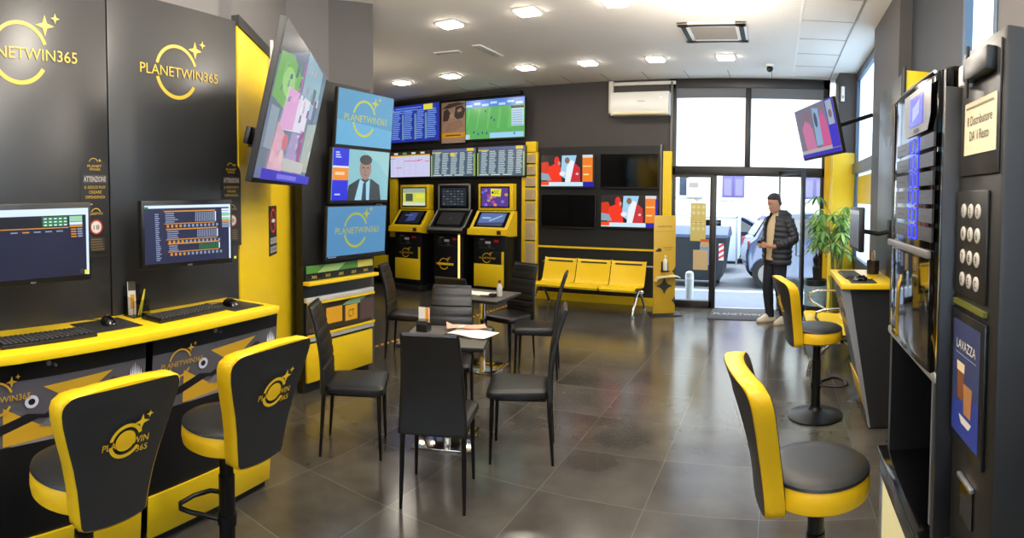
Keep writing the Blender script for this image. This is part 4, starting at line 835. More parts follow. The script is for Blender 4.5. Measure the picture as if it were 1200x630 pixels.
# ------------------------------------------------------------------ benches
def bench(label, n, arms):
    th = thing('seating_bench', label, 'bench', (0, 0, 0), 0, None); w = .555; W = n*w
    P = [(-.30, .395), (-.305, .412), (-.29, .424), (-.20, .425), (-.05, .402), (.08, .388), (.135, .402), (.165, .45), (.20, .56), (.245, .72), (.262, .775), (.275, .785), (.285, .775)]
    for k in range(n):
        x0 = -W/2+k*w+.008; x1 = x0+w-.016; b = MB(); R = []
        for (x, r) in ((x0, .012), (x0+.02, 0), (x1-.02, 0), (x1, .012)): R.append([(x, y, z*.92+r) for y, z in P])
        b.rings([[R[i][j] for i in range(4)] for j in range(len(P))], YEL, caps=False, closed=False)
        b.rings([[(p[0], p[1]+.006, p[2]-.014) for p in (R[i][j] for i in range(4))] for j in range(len(P))], YEL, caps=False, closed=False)
        s = b.build('seat_shell', th, ang=50); b = MB(frm(((x0+x1)/2, .247, .680), (1, 0, 0), (0, .25, 1))); b.rect(-.21, -.012, .21, .012, ink((.16, .12, .06)), .0015); b.build('grip_slot', s)
    b = MB(); b.bx(-W/2-.03, W/2+.03, -.03, .03, .30, .34, CHR, .004); b.bx(-W/2-.06, W/2+.12, .30, .33, .64, .66, STEEL, .004); b.build('beam', th)
    for x in (-W/2+.06, W/2-.04):
        b = MB(); b.tube([(x, -.30, .025), (x, -.285, .10), (x, -.10, .28), (x, 0, .34), (x, .12, .26), (x, .27, .08), (x, .285, .025)], .019, CHR, 12); b.cyl((x, -.30, 0), (x, -.30, .03), .024, STEEL); b.cyl((x, .285, 0), (x, .285, .03), .024, STEEL); b.build('leg', th)
    for x in arms:
        b = MB(); b.tube([(x, .22, .62), (x, .10, .635), (x, -.16, .63), (x, -.24, .60), (x, -.25, .55), (x, -.20, .49), (x, -.06, .42), (x, 0, .36)], .014, CHR, 12); b.build('arm_loop', th)
    return th
bn = bench('three seat yellow metal bench under the black television wall', 3, ()); bn.location = (-2.71, 7.93, 0); bn.rotation_euler = (0, 0, math.radians(-3))
bn = bench('yellow metal bench with chrome arm loops along the window wall', 2, (-.575, .575)); bn.location = (.65, 5.98, 0); bn.rotation_euler = (0, 0, -PI/2)

# ------------------------------------------------------------------ sanitiser stand by the door
KM = T(-1.57, 7.98, 0) @ RZ(math.radians(24))
th = thing('sanitiser_stand', 'yellow hand sanitiser stand with a dark star, beside the entrance', 'stand', M=KM)
KY = mat('kiosk_yellow', (.80, .64, .17), .45)
b = MB(); b.bx(-.16, .16, -.012, .012, .015, 1.42, KY, .003); b.build('board', th)
b = MB(); b.bx(-.21, .23, -.17, .15, 0, .016, BLKM, .003); b.build('foot_plate', th)
F = frm((0, -.0125, 0), (1, 0, 0), (0, 0, 1)); DK = ink((.20, .19, .20)); b = MB(F)
sp = []
for (cx, cy, a0) in ((-.115, .525, 0), (.115, .525, 180), (.115, .295, 180), (-.115, .295, 0)): pass
sp = [(0, .53), (.025, .47), (.06, .435), (.12, .41), (.06, .385), (.025, .35), (0, .29), (-.025, .35), (-.06, .385), (-.12, .41), (-.06, .435), (-.025, .47)]
b.poly(sp, DK); b.build('star_mark', th, 'dark four pointed star')
for v in (.62, .20): b = MB(F); b.poly([(.16, v+.07), (.13, v+.02), (.105, v), (.13, v-.02), (.16, v-.07)], DK); b.build('edge_mark', th)
b = MB(F)
b.text('PLANETWIN', 0, 1.25, .028, DK, maxw=.20); b.rect(-.14, 1.19, .14, 1.194, ink((.55, .43, .12))); b.build('print', th, 'dark printed words'); b = MB(F); b.text('IGIENIZZA', .05, .955, .018, DK, maxw=.14); b.text('LE MANI', .05, .925, .016, DK, maxw=.10); b.build('print', th, 'dark printed words'); b = MB(F)
b.poly([(-.14, .905), (-.13, .92), (-.09, .955), (-.06, .95), (-.04, .92), (-.07, .90)], DK); b.build('hand_sign', th, 'dark hand sign')
b = MB(); b.bx(-.06, .06, -.08, -.012, .62, .635, MET); b.bx(-.05, .05, -.02, -.012, .62, .76, MET); b.build('bottle_bracket', th)
b = MB(); R = []
for x, z in ((-.15, .50), (-.12, .545), (-.04, .56), (.05, .565), (.14, .57), (.20, .55)): R.append([(x, -.17, z-.012), (x, -.01, z-.012), (x, -.01, z), (x, -.17, z)])
b.rings(R, CREAM); b.build('drip_tray', th, 'cream curved drip tray')
th = thing('sanitiser_bottle', 'white pump bottle on the yellow sanitiser stand', 'bottle', M=KM @ T(0, -.045, .636))
b = MB(); b.lathe([(.028, 0), (.032, .008), (.032, .13), (.022, .16), (.012, .17)], WHT, seg=24); b.build('bottle_body', th)
b = MB(); b.cyl((0, 0, .17), (0, 0, .215), .010, WHT); b.tube([(0, 0, .215), (0, -.03, .215), (0, -.045, .20)], .007, WHT); b.build('pump', th)

# ------------------------------------------------------------------ vending machines
VX = .46
th = thing('vending_machine', 'black drinks vending machine with a glossy front and blue lit buttons, beside the right stool', 'vending machine', (.78, 1.95, 0)); O = T(-.78, -1.95, 0)
b = MB(O); b.bx(.52, 1.10, 1.565, 2.38, 1.14, 2.06, BLK, .006); b.bx(.95, 1.10, 1.565, 2.38, .5, 1.2, BLKM); b.bx(.47, 1.1, 1.565, 1.60, .5, 2.0, BLK, .004); b.bx(.50, 1.1, 2.34, 2.38, .5, 1.2, BLK); b.bx(.56, 1.10, 1.565, 2.37, 0.02, .6, BLK, .004); b.build('body', th)
b = MB(O); R = []
for y, x in ((1.57, .478), (1.59, .464), (1.64, .458), (1.75, .452), (1.90, .450), (2.05, .453), (2.16, .459), (2.22, .466), (2.25, .482)): R.append([(x, y, 1.16), (x, y, 1.2), (x-.004, y, 1.5), (x, y, 2.05), (x+.02, y, 2.06), (.54, y, 2.06), (.54, y, 1.16)])
b.rings(R, BLKG); dr = b.build('door', th, 'glossy black convex door', ang=50)
b = MB(O); b.tube([(.456, 1.63, 2.052), (.452, 1.9, 2.055), (.462, 2.23, 2.052), (.466, 2.235, 1.6), (.468, 2.235, 1.17)], .006, CHR, 8); b.tube([(.474, 1.58, 2.05), (.472, 1.58, 1.17)], .005, CHR, 8); b.build('trim', dr, 'chrome trim of the door')
VF = O @ frm((.4495, 2.25, 0), (0, -1, 0), (0, 0, 1))       # u from the far edge towards the viewer
b = MB(VF); GB = mat('bezel_grey', (.42, .41, .40), .3); b.poly([(.27, 2.03), (.62, 2.03), (.62, 1.93), (.59, 1.885), (.30, 1.885), (.27, 1.93)], GB, .004); b.rect(.36, 1.915, .53, 2.01, E_((.16, .14, .95), 1.6), .0055); b.poly([(.40, 1.93), (.49, 1.95), (.49, 1.995), (.40, 1.975)], E_((.45, .45, 1.), 1.8), .006); b.rect(.42, 1.892, .48, 1.904, ink((.2, .2, .2)), .0058); b.build('display', dr, 'grey bezel with a blue lit display')
for r in range(6):
    z = 1.85-.056*r
    for u0, u1 in ((.16, .355), (.50, .66)): b = MB(VF); b.bx(u0, u1, z-.021, z+.021, -.004, .003, mat('label_grey', (.13, .13, .13), .3)); b.rect(u0+.04, z-.006, u1-.05, z+.002, ink((.32, .31, .3)), .0035); b.build('selection_label', dr)
    for u in (.368, .430):
        b = MB(VF); BU = E_((.12, .16, 1.), 2.2)
        for (a0, a1, c0, c1) in ((u, u+.055, z+.019, z+.024), (u, u+.055, z-.024, z-.019), (u, u+.006, z-.024, z+.024), (u+.049, u+.055, z-.024, z+.024)): b.bx(a0, a1, c0, c1, -.002, .004, BU)
        b.bx(u+.006, u+.049, z-.019, z+.019, -.002, .003, mat('button_blue', (.05, .06, .25), .3)); b.build('button', dr, 'blue lit selection button')
b = MB(VF); b.bx(.06, .64, 1.50, 1.522, -.004, .012, GB, .003); b.build('ledge_bar', dr)
b = MB(O); R = []
for y, x in ((1.63, .4585), (1.75, .4505), (1.90, .4485), (2.05, .4515), (2.16, .4575), (2.2, .4625)): R.append([(x, y, 1.18), (x-.002, y, 1.2), (x-.004, y, 1.49), (x+.004, y, 1.49), (x+.006, y, 1.18)])
b.rings(R, mat('mirror_panel', (.52, .52, .54), .05, 1.)); b.build('mirror_panel', dr, 'mirrored lower panel')
b = MB(O); b.bx(.462, .55, 1.575, 2.26, 1.135, 1.175, ALU, .012); b.build('chin', th, 'chrome chin under the door')
b = MB(O); b.bx(.52, .53, 1.62, 1.75, .66, 1.12, mat('flap_brown', (.11, .09, .06), .2)); b.bx(.512, .53, 1.75, 1.765, .62, 1.12, STEEL); b.build('dispensing_flap', th)
b = MB(O); b.bx(.458, .96, 1.565, 2.40, .59, .612, BLKG, .003); b.bx(.468, .5, 1.565, 2.39, .50, .59, BLKG, .003); b.build('ledge', th)
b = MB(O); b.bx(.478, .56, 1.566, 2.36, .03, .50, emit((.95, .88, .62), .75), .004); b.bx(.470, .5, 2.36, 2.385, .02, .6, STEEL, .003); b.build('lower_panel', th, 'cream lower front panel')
th = thing('vending_machine', 'slim black change dispenser with a number keypad, cut by the right edge', 'vending machine', (.83, 1.36, 0)); O = T(-.83, -1.36, 0)
b = MB(O); b.bx(.515, 1.10, 1.235, 1.558, .02, 2.09, mat('dispenser_charcoal', (.10, .096, .09), .45), .012); b.build('cabinet', th)
VF = O @ frm((.514, 1.558, 0), (0, -1, 0), (0, 0, 1))
b = MB(VF); b.bx(.03, .31, 1.74, 2.06, 0, .006, mat('upper_door_grey', (.16, .155, .15), .4), .002); b.build('upper_door', th)
b = MB(VF); b.bx(.02, .255, 1.415, 1.70, 0, .008, mat('keypad_plate', (.11, .105, .10), .4), .002); kp = b.build('keypad', th)
for i, s in enumerate('123456789*EC'):
    c_, r = i % 3, i//3
    b = MB(VF); u, v = .085+.055*c_, 1.645-.062*r; b.M = VF @ T(u, v, .008); b.lathe([(.0195, 0), (.0195, .002), (.018, .003)], mat('key_cream', (.72, .70, .66), .4), seg=20); b.layer = 7; b.text(s if s != '*' else '0', 0, -.010, .020, BLKM); b.build('key', kp)
b = MB(VF); b.bx(.02, .26, 1.385, 1.398, 0, .012, mat('slot_lime', (.35, .36, .12), .4)); b.build('note_slot', th)
b = MB(VF @ T(0, .235, 0)); b.bx(.01, .27, .77, 1.135, 0, .010, BLK, .003); b.rect(.035, .80, .245, 1.11, ink((.17, .21, .36)), .0108); b.poly([(.035, .80), (.245, .80), (.245, .93), (.035, .88)], ink((.13, .20, .52)), .0112)
b.text('LAVAZZA', .14, 1.035, .026, ink((.82, .80, .74)), maxw=.15, w=.0116); b.rect(.06, 1.02, .22, 1.023, ink((.5, .52, .6)), .0116)
b.poly([(.075, .99), (.135, .99), (.128, .90), (.083, .90)], ink((.45, .26, .14)), .0116); b.poly([(.073, 1.0), (.137, 1.0), (.135, .975), (.075, .975)], ink((.84, .76, .62)), .012)
b.poly([(.13, .95), (.20, .95), (.192, .87), (.138, .87)], ink((.62, .42, .25)), .0122); b.ell(.165, .95, .035, .012, ink((.8, .66, .45))); b.poly([(.10, .86), (.2, .86), (.18, .84), (.12, .84)], ink((.8, .78, .75)), .0125); b.build('coffee_poster', th, 'dark blue coffee poster')
b = MB(VF); b.bx(.10, .20, .82, .92, 0, .004, BLKG); b.bx(.095, .205, .92, .932, 0, .012, STEEL, .002); b.build('coin_return', th)
b = MB(VF); b.bx(.08, .24, .68, .75, 0, .05, MET, .014); b.build('handle', th)
b = MB(VF @ T(.04, 0, 0)); b.bx(.07, .25, 1.985, 2.045, .004, .035, PLAS, .006); b.bx(.055, .08, 1.975, 2.03, .004, .04, WHT, .005); b.cyl((.10, 1.94, .03), (.10, 2.075, .03), .005, BLKM); b.build('latch', th)
b = MB(frm((.514, 1.558, 0), (0, -1, 0), (0, 0, 1)) @ T(.185, 1.85, .0068)); b.bx(-.115, .115, -.055, .085, 0, .002, mat('sign_paper', (.82, .77, .64), .7)); b.layer = 5; b.text('Il Distributore', 0, .022, .026, BLKM, maxw=.18); b.text('DA\' il Resto', 0, -.018, .026, BLKM, maxw=.14); b.rect(-.1, .068, .1, .072, ink((.45, .4, .32)))
b.build('paper_sign', None, 'cream paper sign on the change dispenser', 'sign')

# ------------------------------------------------------------------ plant, umbrella, bin, mat
th = thing('potted_plant', 'leafy green plant in a tall glass vase before the yellow corner pillar', 'plant', (.82, 7.5, 0))
b = MB(); b.lathe([(.10, 0), (.12, .01), (.10, .25), (.085, .5), (.10, .62), (.112, .68), (.105, .68), (.09, .6), (.078, .5), (.09, .25), (.10, .03)], glass_mat('vase_glass', (.86, .90, .86)), seg=28); b.build('vase', th, 'tall glass vase')
random.seed(11); GL = [mat('leaf_green', (.46, .62, .26), .5), mat('leaf_light_green', (.64, .76, .42), .45), mat('leaf_dark_green', (.34, .50, .22), .5)]
stems = MB(); fol = MB()
def leaf(b, p, d, up, L, w, m):
    d = V(d).normalized(); s = d.cross(V(up)).normalized(); n = s.cross(d); vs = []
    for t, ww, dr in ((0, .08, 0), (.25, .8, .03), (.55, 1., -.02), (.8, .6, -.12), (1., .03, -.24)):
        c_ = V(p)+d*L*t+n*L*dr; vs += [c_-s*w*ww*.5+n*w*.12, c_, c_+s*w*ww*.5+n*w*.12]
    fs = []
    for i in range(4): fs += [(3*i, 3*i+1, 3*i+4, 3*i+3), (3*i+1, 3*i+2, 3*i+5, 3*i+4)]
    b.add(vs, fs, m)
for k in range(9):
    a = k*2.4; top = V((.13*math.cos(a), .13*math.sin(a), 1.24+.08*(k % 3))); stems.tube([(.03*math.cos(a), .03*math.sin(a), .03), (.05*math.cos(a+1), .05*math.sin(a+1), .6), top], [.012, .010, .007], mat('stem_brown', (.42, .40, .24), .6), 7)
    for j in range(5):
        an = random.uniform(0, 2*PI); el = random.uniform(-.35, 1.0); Lp = random.uniform(.25, .58)
        st = top-V((0, 0, random.uniform(0, .22))); hub = st+V((math.cos(an)*math.cos(el)*Lp*1.0, math.sin(an)*math.cos(el)*Lp*.8, math.sin(el)*Lp*.95))
        if hub.x > .10: hub.x = .10-random.uniform(0, .1)
        if hub.x < -.30: hub.x = -.30+random.uniform(0, .1)
        stems.tube([st, st.lerp(hub, .5)+V((0, 0, .05)), hub], .0035, mat('petiole_green', (.40, .52, .22), .6), 5)
        nl = random.choice((5, 6, 7)); mm = random.choice(GL)
        for q in range(nl):
            qa = 2*PI*q/nl+an; leaf(fol, hub, (math.cos(qa), math.sin(qa), random.uniform(-.75, -.1)), (0, 0, 1), random.uniform(.14, .22), random.uniform(.038, .058), mm)
stems.build('stems', th); fol.build('foliage', th)
th = thing('umbrella_bin', 'dark umbrella bin with a pale patterned band, right of the open door', 'bin', (.585, 8.02, 0))
b = MB(); b.lathe([(.13, 0), (.15, .01), (.16, .56), (.15, .56), (.14, .03)], mat('bin_dark', (.12, .13, .14), .4), seg=28); b.build('body', th)
b = MB(); b.lathe([(.159, .20), (.1645, .48)], mat('bin_band', (.60, .70, .74), .5, noise=(22, .5, 0)), seg=28); b.build('band', th, 'pale patterned band')
th = thing('umbrella', 'folded black umbrella standing in the bin by the door', 'umbrella', (.585, 8.02, .03))
b = MB(); b.lathe([(.006, 0), (.012, .05), (.035, .50), (.048, .62), (.055, .70), (.03, .74), (.045, .78), (.05, .83), (.02, .87), (.008, .90)], BLKM, seg=14); b.build('canopy', th)
b = MB(); b.tube([(0, 0, .88), (0, 0, 1.0), (.0, 0, 1.05), (.015, 0, 1.08), (.04, 0, 1.085), (.058, 0, 1.06), (.058, 0, 1.03)], .010, mat('handle_beige', (.55, .5, .42), .4), 10); b.build('handle', th)
b = MB(frm((-.92, 7.80, 0), (1, 0, 0), (0, 1, 0))); b.bx(0, .95, 0, .75, .0, .010, mat('mat_grey', (.24, .24, .26), .9, noise=(300, .2, .5)), .002); b.layer = 21; b.text('PLANETWIN365', .48, .30, .14, mat('mat_letters', (.62, .62, .64), .9), maxw=.86)
b.build('door_mat', None, 'dark grey door mat with pale lettering just inside the open door', 'mat')
b = MB(frm((0, 8.617, 0), (1, 0, 0), (0, 0, 1))); SY = mat('sticker_yellow', (.80, .74, .42), .6)
b.bx(-1.30, -1.06, 1.02, 1.60, 0, .0015, SY); b.layer = 4
for j in range(4):
    for i in range(3): b.ell(-1.25+.075*i, 1.54-.12*j+(.03 if j % 2 else 0), .026, .028, ink((.86, .82, .60)))
b.rect(-1.29, 1.30, -1.07, 1.31, ink((.7, .6, .3))); b.build('door_sticker', None, 'tall yellow sticker with rows of pale symbols on the fixed door pane', 'sticker', 'stickers on the fixed door pane')
b = MB(frm((0, 8.617, 0), (1, 0, 0), (0, 0, 1))); b.bx(-1.14, -1.01, .93, 1.05, 0, .0022, ink((.80, .70, .52))); b.layer = 5; b.rect(-1.14, 1.01, -1.01, 1.05, ink((.82, .35, .15))); b.build('door_sticker', None, 'small sticker with an orange top edge on the fixed door pane', 'sticker', 'stickers on the fixed door pane')
b = MB(frm((0, 8.617, 0), (1, 0, 0), (0, 0, 1))); b.bx(-1.25, -1.02, .58, .885, 0, .002, mat('sticker_cream', (.80, .70, .52), .7)); b.build('door_sticker', None, 'plain cream sheet low on the fixed door pane', 'sticker', 'stickers on the fixed door pane')

# ------------------------------------------------------------------ the street
PAVE = mat('paving_stone', (.40, .43, .49), .75, noise=(5, .12, .2)); ASPH = mat('asphalt', (.42, .44, .47), .85, noise=(9, .12, .3))
b = MB(); b.bx(-14, 14, 8.66, 10.4, -.3, -.03, PAVE); b.bx(-14, 14, 10.4, 10.55, -.3, -.03, mat('kerb_stone', (.74, .74, .74), .7)); b.build('floor_pavement', kind='structure')
b = MB(); b.bx(-14, 14, 10.55, 18.2, -.4, -.13, ASPH); b.build('floor_street', kind='structure')
b = MB(); b.bx(-14, 14, 18.2, 19.1, -.3, -.02, PAVE); b.build('floor_far_pavement', kind='structure')
th = thing('town_house', 'pale plastered house across the street with violet shutters', 'building', (-1, 19, 0)); O = T(1, -19, 0)
b = MB(O); b.bx(-12, 12, 19, 20, -.1, 9, mat('plaster_white', (.86, .84, .80), .8, noise=(3, .04, .1))); b.bx(-12, 12, 18.93, 19, -.05, .33, mat('plinth_stone', (.70, .66, .62), .8)); b.build('wall', th)
SH = mat('shutter_violet', (.36, .33, .52), .6); TRW = mat('window_trim', (.80, .80, .80), .7)
for (x0, x1, lab) in ((-1.80, -1.06, None), (-4.3, -3.5, None), (.9, 1.65, None)):
    b = MB(O); b.bx(x0-.1, x1+.1, 18.93, 19, 1.62, 1.72, TRW, .01); b.bx(x0-.08, x0, 18.97, 19.0, 1.72, 3.5, TRW); b.bx(x1, x1+.08, 18.97, 19.0, 1.72, 3.5, TRW); w_ = b.build('window_surround', th)
    for (a0, a1) in ((x0, (x0+x1)/2-.008), ((x0+x1)/2+.008, x1)):
        b = MB(O); b.bx(a0, a1, 18.94, 18.985, 1.74, 3.48, SH, .004); b.bx(a0+.06, a1-.06, 18.93, 18.94, 1.80, 2.35, mat('shutter_violet_light', (.42, .40, .58), .6)); b.bx(a0+.06, a1-.06, 18.93, 18.94, 2.45, 3.4, mat('shutter_violet_light', (.42, .40, .58), .6)); b.build('shutter', w_)
b = MB(O); b.bx(-3.25, -2.95, 18.96, 19.01, 1.78, 3.3, mat('dark_pane', (.22, .26, .32), .2)); b.bx(-3.35, -2.85, 18.95, 18.965, 1.70, 1.78, TRW); b.build('side_window', th)
b = MB(O); b.bx(-2.95, -2.45, 18.55, 19, 1.70, 2.35, mat('box_beige', (.66, .62, .58), .6), .02); b.bx(-2.86, -2.56, 18.54, 18.55, 2.05, 2.2, mat('box_mark', (.5, .45, .42), .6)); b.build('wall_box', th)
b = MB(O)
for k in range(6): b.bx(-.75, .75, 18.90, 18.93, .36+.055*k, .385+.055*k, mat('grille_iron', (.22, .21, .22), .6))
b.bx(-.75, .75, 18.931, 18.94, .34, .70, mat('grille_dark', (.30, .28, .28), .8)); b.build('cellar_grille', th)
def dumpster():
    th = thing('dumpster', 'dark grey street dumpster seen through the fixed door pane', 'dumpster', (-1.72, 11.9, -.13))
    DG = mat('dumpster_grey', (.20, .225, .25), .5); b = MB(); R = []
    for z, hx, hy in ((.14, .60, .42), (.30, .66, .48), (.98, .74, .55), (1.02, .76, .57)): R.append([(-hx, -hy, z), (hx, -hy, z), (hx, hy, z), (-hx, hy, z)])
    b.rings(R, DG); b.build('tub', th)
    b = MB(); b.prism([(-.58, 1.02), (-.56, 1.08), (-.2, 1.22), (.3, 1.22), (.56, 1.08), (.58, 1.02)], -.77, .77, mat('dumpster_lid', (.20, .27, .40), .45), frm((0, 0, 0), (0, 1, 0), (0, 0, 1))); b.build('lid', th)
    for x, y in ((-.5, -.36), (.5, -.36), (-.5, .36), (.5, .36)): b = MB(); b.cyl((x-.03, y, .09), (x+.03, y, .09), .09, BLKM); b.bx(x-.04, x+.04, y-.04, y+.04, .1, .2, MET); b.build('wheel', th)
    F = frm((0, -.545, .0), (1, 0, 0), (0, -.1, 1)); b = MB(F)
    for x in (-.70, .60):
        b.rect(x, .58, x+.10, .92, ink((.85, .85, .85)), .01)
        for k in range(3): b.poly([(x, .60+.11*k), (x+.10, .66+.11*k), (x+.10, .715+.11*k), (x, .655+.11*k)], ink((.80, .22, .20)), .0106)
        b.build('reflective_stripes', th); b = MB(F); b.rect(.22, .48, .50, .90, ink((.62, .68, .78)), .012); b.rect(.24, .84, .48, .88, ink((.6, .4, .5)), .013)
    for k in range(6): b.rect(.25, .53+.045*k, .44, .545+.045*k, ink((.45, .52, .66)), .013)
    b.build('notice', th, 'pale printed notice'); return th
dumpster()
th = thing('parked_van', 'pale van behind the dumpster, its rear window black', 'van', (-1.75, 14.2, -.13)); VW = mat('van_white', (.78, .84, .90), .3)
b = MB(); b.bx(-1.1, .84, -.55, .75, .30, 1.38, VW, .05); b.bx(-1.1, -.35, -.55, .75, 1.3, 1.78, VW, .08); b.build('body', th)
b = MB(); b.bx(.02, .44, -.562, -.55, 1.02, 1.30, BLKG, .01); b.build('rear_window', th)
b = MB(); b.bx(.80, .85, -.57, -.54, .25, 1.4, mat('van_edge', (.55, .6, .66), .4), .004); b.bx(-.3, .85, -.57, -.54, 1.36, 1.40, VW, .004); b.build('door_edge', th)
for x in (-.7, .3): b = MB(); b.cyl((x, -.45, .25), (x, -.25, .25), .25, BLKM); b.build('wheel', th)
def car(M, label, colr, L=3.9, hh=1.48):
    th = thing('parked_car', label, 'car', M=M); CP = mat('car_paint_'+str(colr), colr, .22, .3, coat=.6); k = L/3.9; hk = hh/1.48
    P = [(-1.92, .36), (-1.95, .62), (-1.90, .88), (-1.78, .98), (-1.55, 1.34), (-1.35, 1.45), (-.6, 1.48), (.05, 1.43), (.72, 1.02), (1.20, .93), (1.72, .80), (1.92, .62), (1.93, .36), (1.55, .22), (-1.55, .22)]
    P = [(x*k, z*hk) for x, z in P]; b = MB(); R = []
    for y, ins, top in ((-.80, .10, .16), (-.84, .03, .10), (-.80, 0, .04), (-.45, 0, 0), (0, 0, 0), (.45, 0, 0), (.80, 0, .04), (.84, .03, .10), (.80, .10, .16)):
        r = []
        for x, z in P: r.append((x*(1-ins*.4), y*(1-(.20 if z > 1.2*hk else .04 if z > .95*hk else 0)), z-(ins if z > .9*hk else 0)))
        R.append(r)
    b.rings(R, CP); b.build('bodywork', th, ang=40)
    GW = mat('car_glass', (.10, .12, .14), .06)
    for s in (-1, 1):
        for xs in ([(-1.42, .97), (-1.22, 1.33), (-.62, 1.36), (-.58, .97)], [(-.50, .97), (-.54, 1.36), (.0, 1.32), (.52, .99)]):
            b = MB(); b.add([(x*k, s*(.845-.14*max(0, (z-.95)/.4)+.004), z*hk) for x, z in xs], [(0, 1, 2, 3)], GW); b.build('side_window', th)
        for x in (-1.52, 1.22):
            b = MB(); b.cyl((x*k, s*.70, .31), (x*k, s*.86, .31), .31, BLKM, seg=28); w = b.build('wheel', th); b = MB(); b.cyl((x*k, s*.85, .31), (x*k, s*.868, .31), .20, ALU, seg=20)
            for q in range(8): b.M = T(x*k, s*.868, .31) @ RY(q*PI/4); b.bx(-.012, .012, -.004, .006, .03, .19, STEEL); b.M = I4
            b.build('hub_cap', w)
    b = MB(); b.add([(-1.80*k, -.62, 1.0*hk), (-1.80*k, .62, 1.0*hk), (-1.585*k, .58, 1.32*hk), (-1.585*k, -.58, 1.32*hk)], [(0, 1, 2, 3)], GW); b.build('rear_window', th)
    b = MB(); b.add([(.69*k, -.68, 1.05*hk), (.69*k, .68, 1.05*hk), (.10*k, .58, 1.41*hk), (.10*k, -.58, 1.41*hk)], [(0, 1, 2, 3)], GW); b.build('windscreen', th)
    for s in (-1, 1): b = MB(); b.box((-1.87*k, s*.70, .82*hk), (.12, .16, .2), mat('tail_light', (.6, .12, .12), .2), .03); b.build('tail_light', th)
    for s in (-1, 1): b = MB(); b.box((1.80*k, s*.62, .70*hk), (.18, .26, .13), mat('head_light', (.8, .82, .85), .1), .04); b.build('head_light', th)
    for s in (-1, 1): b = MB(); b.box((.45*k, s*.92, 1.0*hk), (.12, .16, .11), CP, .03); b.build('mirror', th)
    return th
car(T(1.25, 12.5, -.13) @ RZ(math.radians(8)), 'silver blue hatchback parked behind the man in the doorway', (.27, .32, .43), 3.9, 1.56)
car(T(-.95, 16.6, -.13), 'dark blue car across the street, behind the silver blue hatchback', (.14, .19, .30), 4.2, 1.36)
th = thing('street_bollard', 'pale round bollard on the pavement behind the fixed door pane', 'bollard', (-1.41, 9.35, -.03)); b = MB(); b.lathe([(.07, 0), (.07, .44), (.06, .47), (.03, .49)], mat('bollard_grey', (.72, .76, .78), .5), seg=24); b.build('post', th)
b = MB(); b.lathe([(.073, .36), (.073, .40)], ink((.85, .87, .9)), seg=24); b.build('band', th)

# ------------------------------------------------------------------ the man in the doorway
def skin_mesh(verts, edges, m, sub=2):
    me = bpy.data.meshes.new('tmp'); me.from_pydata([v[0] for v in verts], edges, []); o = bpy.data.objects.new('tmp', me); COL.objects.link(o)
    o.modifiers.new('s', 'SKIN'); o.modifiers.new('u', 'SUBSURF').levels = sub
    sv = me.skin_vertices[0].data
    for i, v in enumerate(verts): sv[i].radius = v[1] if isinstance(v[1], tuple) else (v[1], v[1])
    sv[0].use_root = True
    for i in range(1, len(verts)): sv[i].use_root = False
    dg = bpy.context.evaluated_depsgraph_get(); dg.update(); ev = o.evaluated_get(dg); em = ev.to_mesh()
    vs = [v.co.copy() for v in em.vertices]; fs = [tuple(p.vertices) for p in em.polygons]
    ev.to_mesh_clear(); bpy.data.objects.remove(o); bpy.data.meshes.remove(me); return vs, fs
SKIN = mat('skin', (.72, .52, .42), .5); HAIR = mat('dark_brown_hair', (.12, .09, .075), .6, noise=(60, .4, .6))
JACK = mat('puffer_black', (.13, .13, .155), .55); TROU = mat('navy_trousers', (.07, .08, .12), .75, noise=(90, .1, .3)); SWEA = mat('cream_sweater', (.80, .72, .58), .8, noise=(120, .06, .4)); SHOE = mat('cream_shoes', (.80, .75, .66), .6); SOLE = mat('shoe_sole', (.70, .62, .5), .7)
PM = T(.0, 7.72, 0) @ RY(.018) @ RZ(math.radians(132))
pr = thing('person', 'man in black puffer jacket and dark trousers looking down at phone in the doorway', 'person', M=PM)
HM = T(0, .035, 1.545) @ RX(math.radians(-20))       # head, bowed
vb = [((0, 0, .95), (.15, .11)), ((0, .0, 1.08), (.145, .10)), ((0, -.01, 1.26), (.165, .115)), ((0, -.025, 1.41), (.12, .085)), ((0, -.015, 1.49), (.06, .06)), ((0, .02, 1.56), (.058, .06))]
eb = [(0, 1), (1, 2), (2, 3), (3, 4), (4, 5)]
def chain(start, pts):
    p = start
    for q in pts: vb.append(q); eb.append((p, len(vb)-1)); p = len(vb)-1
    return p
hands = []
for s, el, wr, hd in ((1, (.265, -.08, 1.16), (.145, .18, 1.045), (.075, .245, 1.05)), (-1, (-.265, -.06, 1.155), (-.155, .17, 1.05), (-.085, .25, 1.06))):
    h = chain(3, [((s*.165, -.02, 1.385), .045), (el, .042), (wr, (.027, .024)), (hd, (.030, .020))]); hands.append((s, h, V(hd), V(wr)))
for s, kn, an, to in ((1, (.095, .05, .50), (.10, -.02, .09), (.115, .13, .035)), (-1, (-.10, .0, .50), (-.105, -.10, .09), (-.125, .05, .035))):
    chain(0, [((s*.09, 0, .86), .088), (kn, .058), (an, .034), (to, (.024, .018))])
for s, h, hd, wr in hands:
    d = (hd-wr).normalized(); side = V((0, 0, 1)); inn = V((-s, .2, 0)).normalized()
    for q, (off, L) in enumerate(((.024, .036), (.008, .041), (-.008, .039), (-.022, .031))):
        b0 = hd+d*.024+side*off; p1 = b0+d*L*.7+inn*.010; p2 = p1+(d*.4+inn*.9).normalized()*L*.6; p3 = p2+(inn-d*.5).normalized()*L*.45
        chain(h, [(tuple(b0), .0098), (tuple(p1), .0092), (tuple(p2), .0085), (tuple(p3), .0075)])
    t0 = hd-d*.005+side*.026-inn*-.008; chain(h, [(tuple(t0), .011), (tuple(t0+d*.028+side*.016+inn*.008), .010), (tuple(t0+d*.052+side*.012+inn*.016), .0085)])
vs, fs = skin_mesh(vb, eb, SKIN)
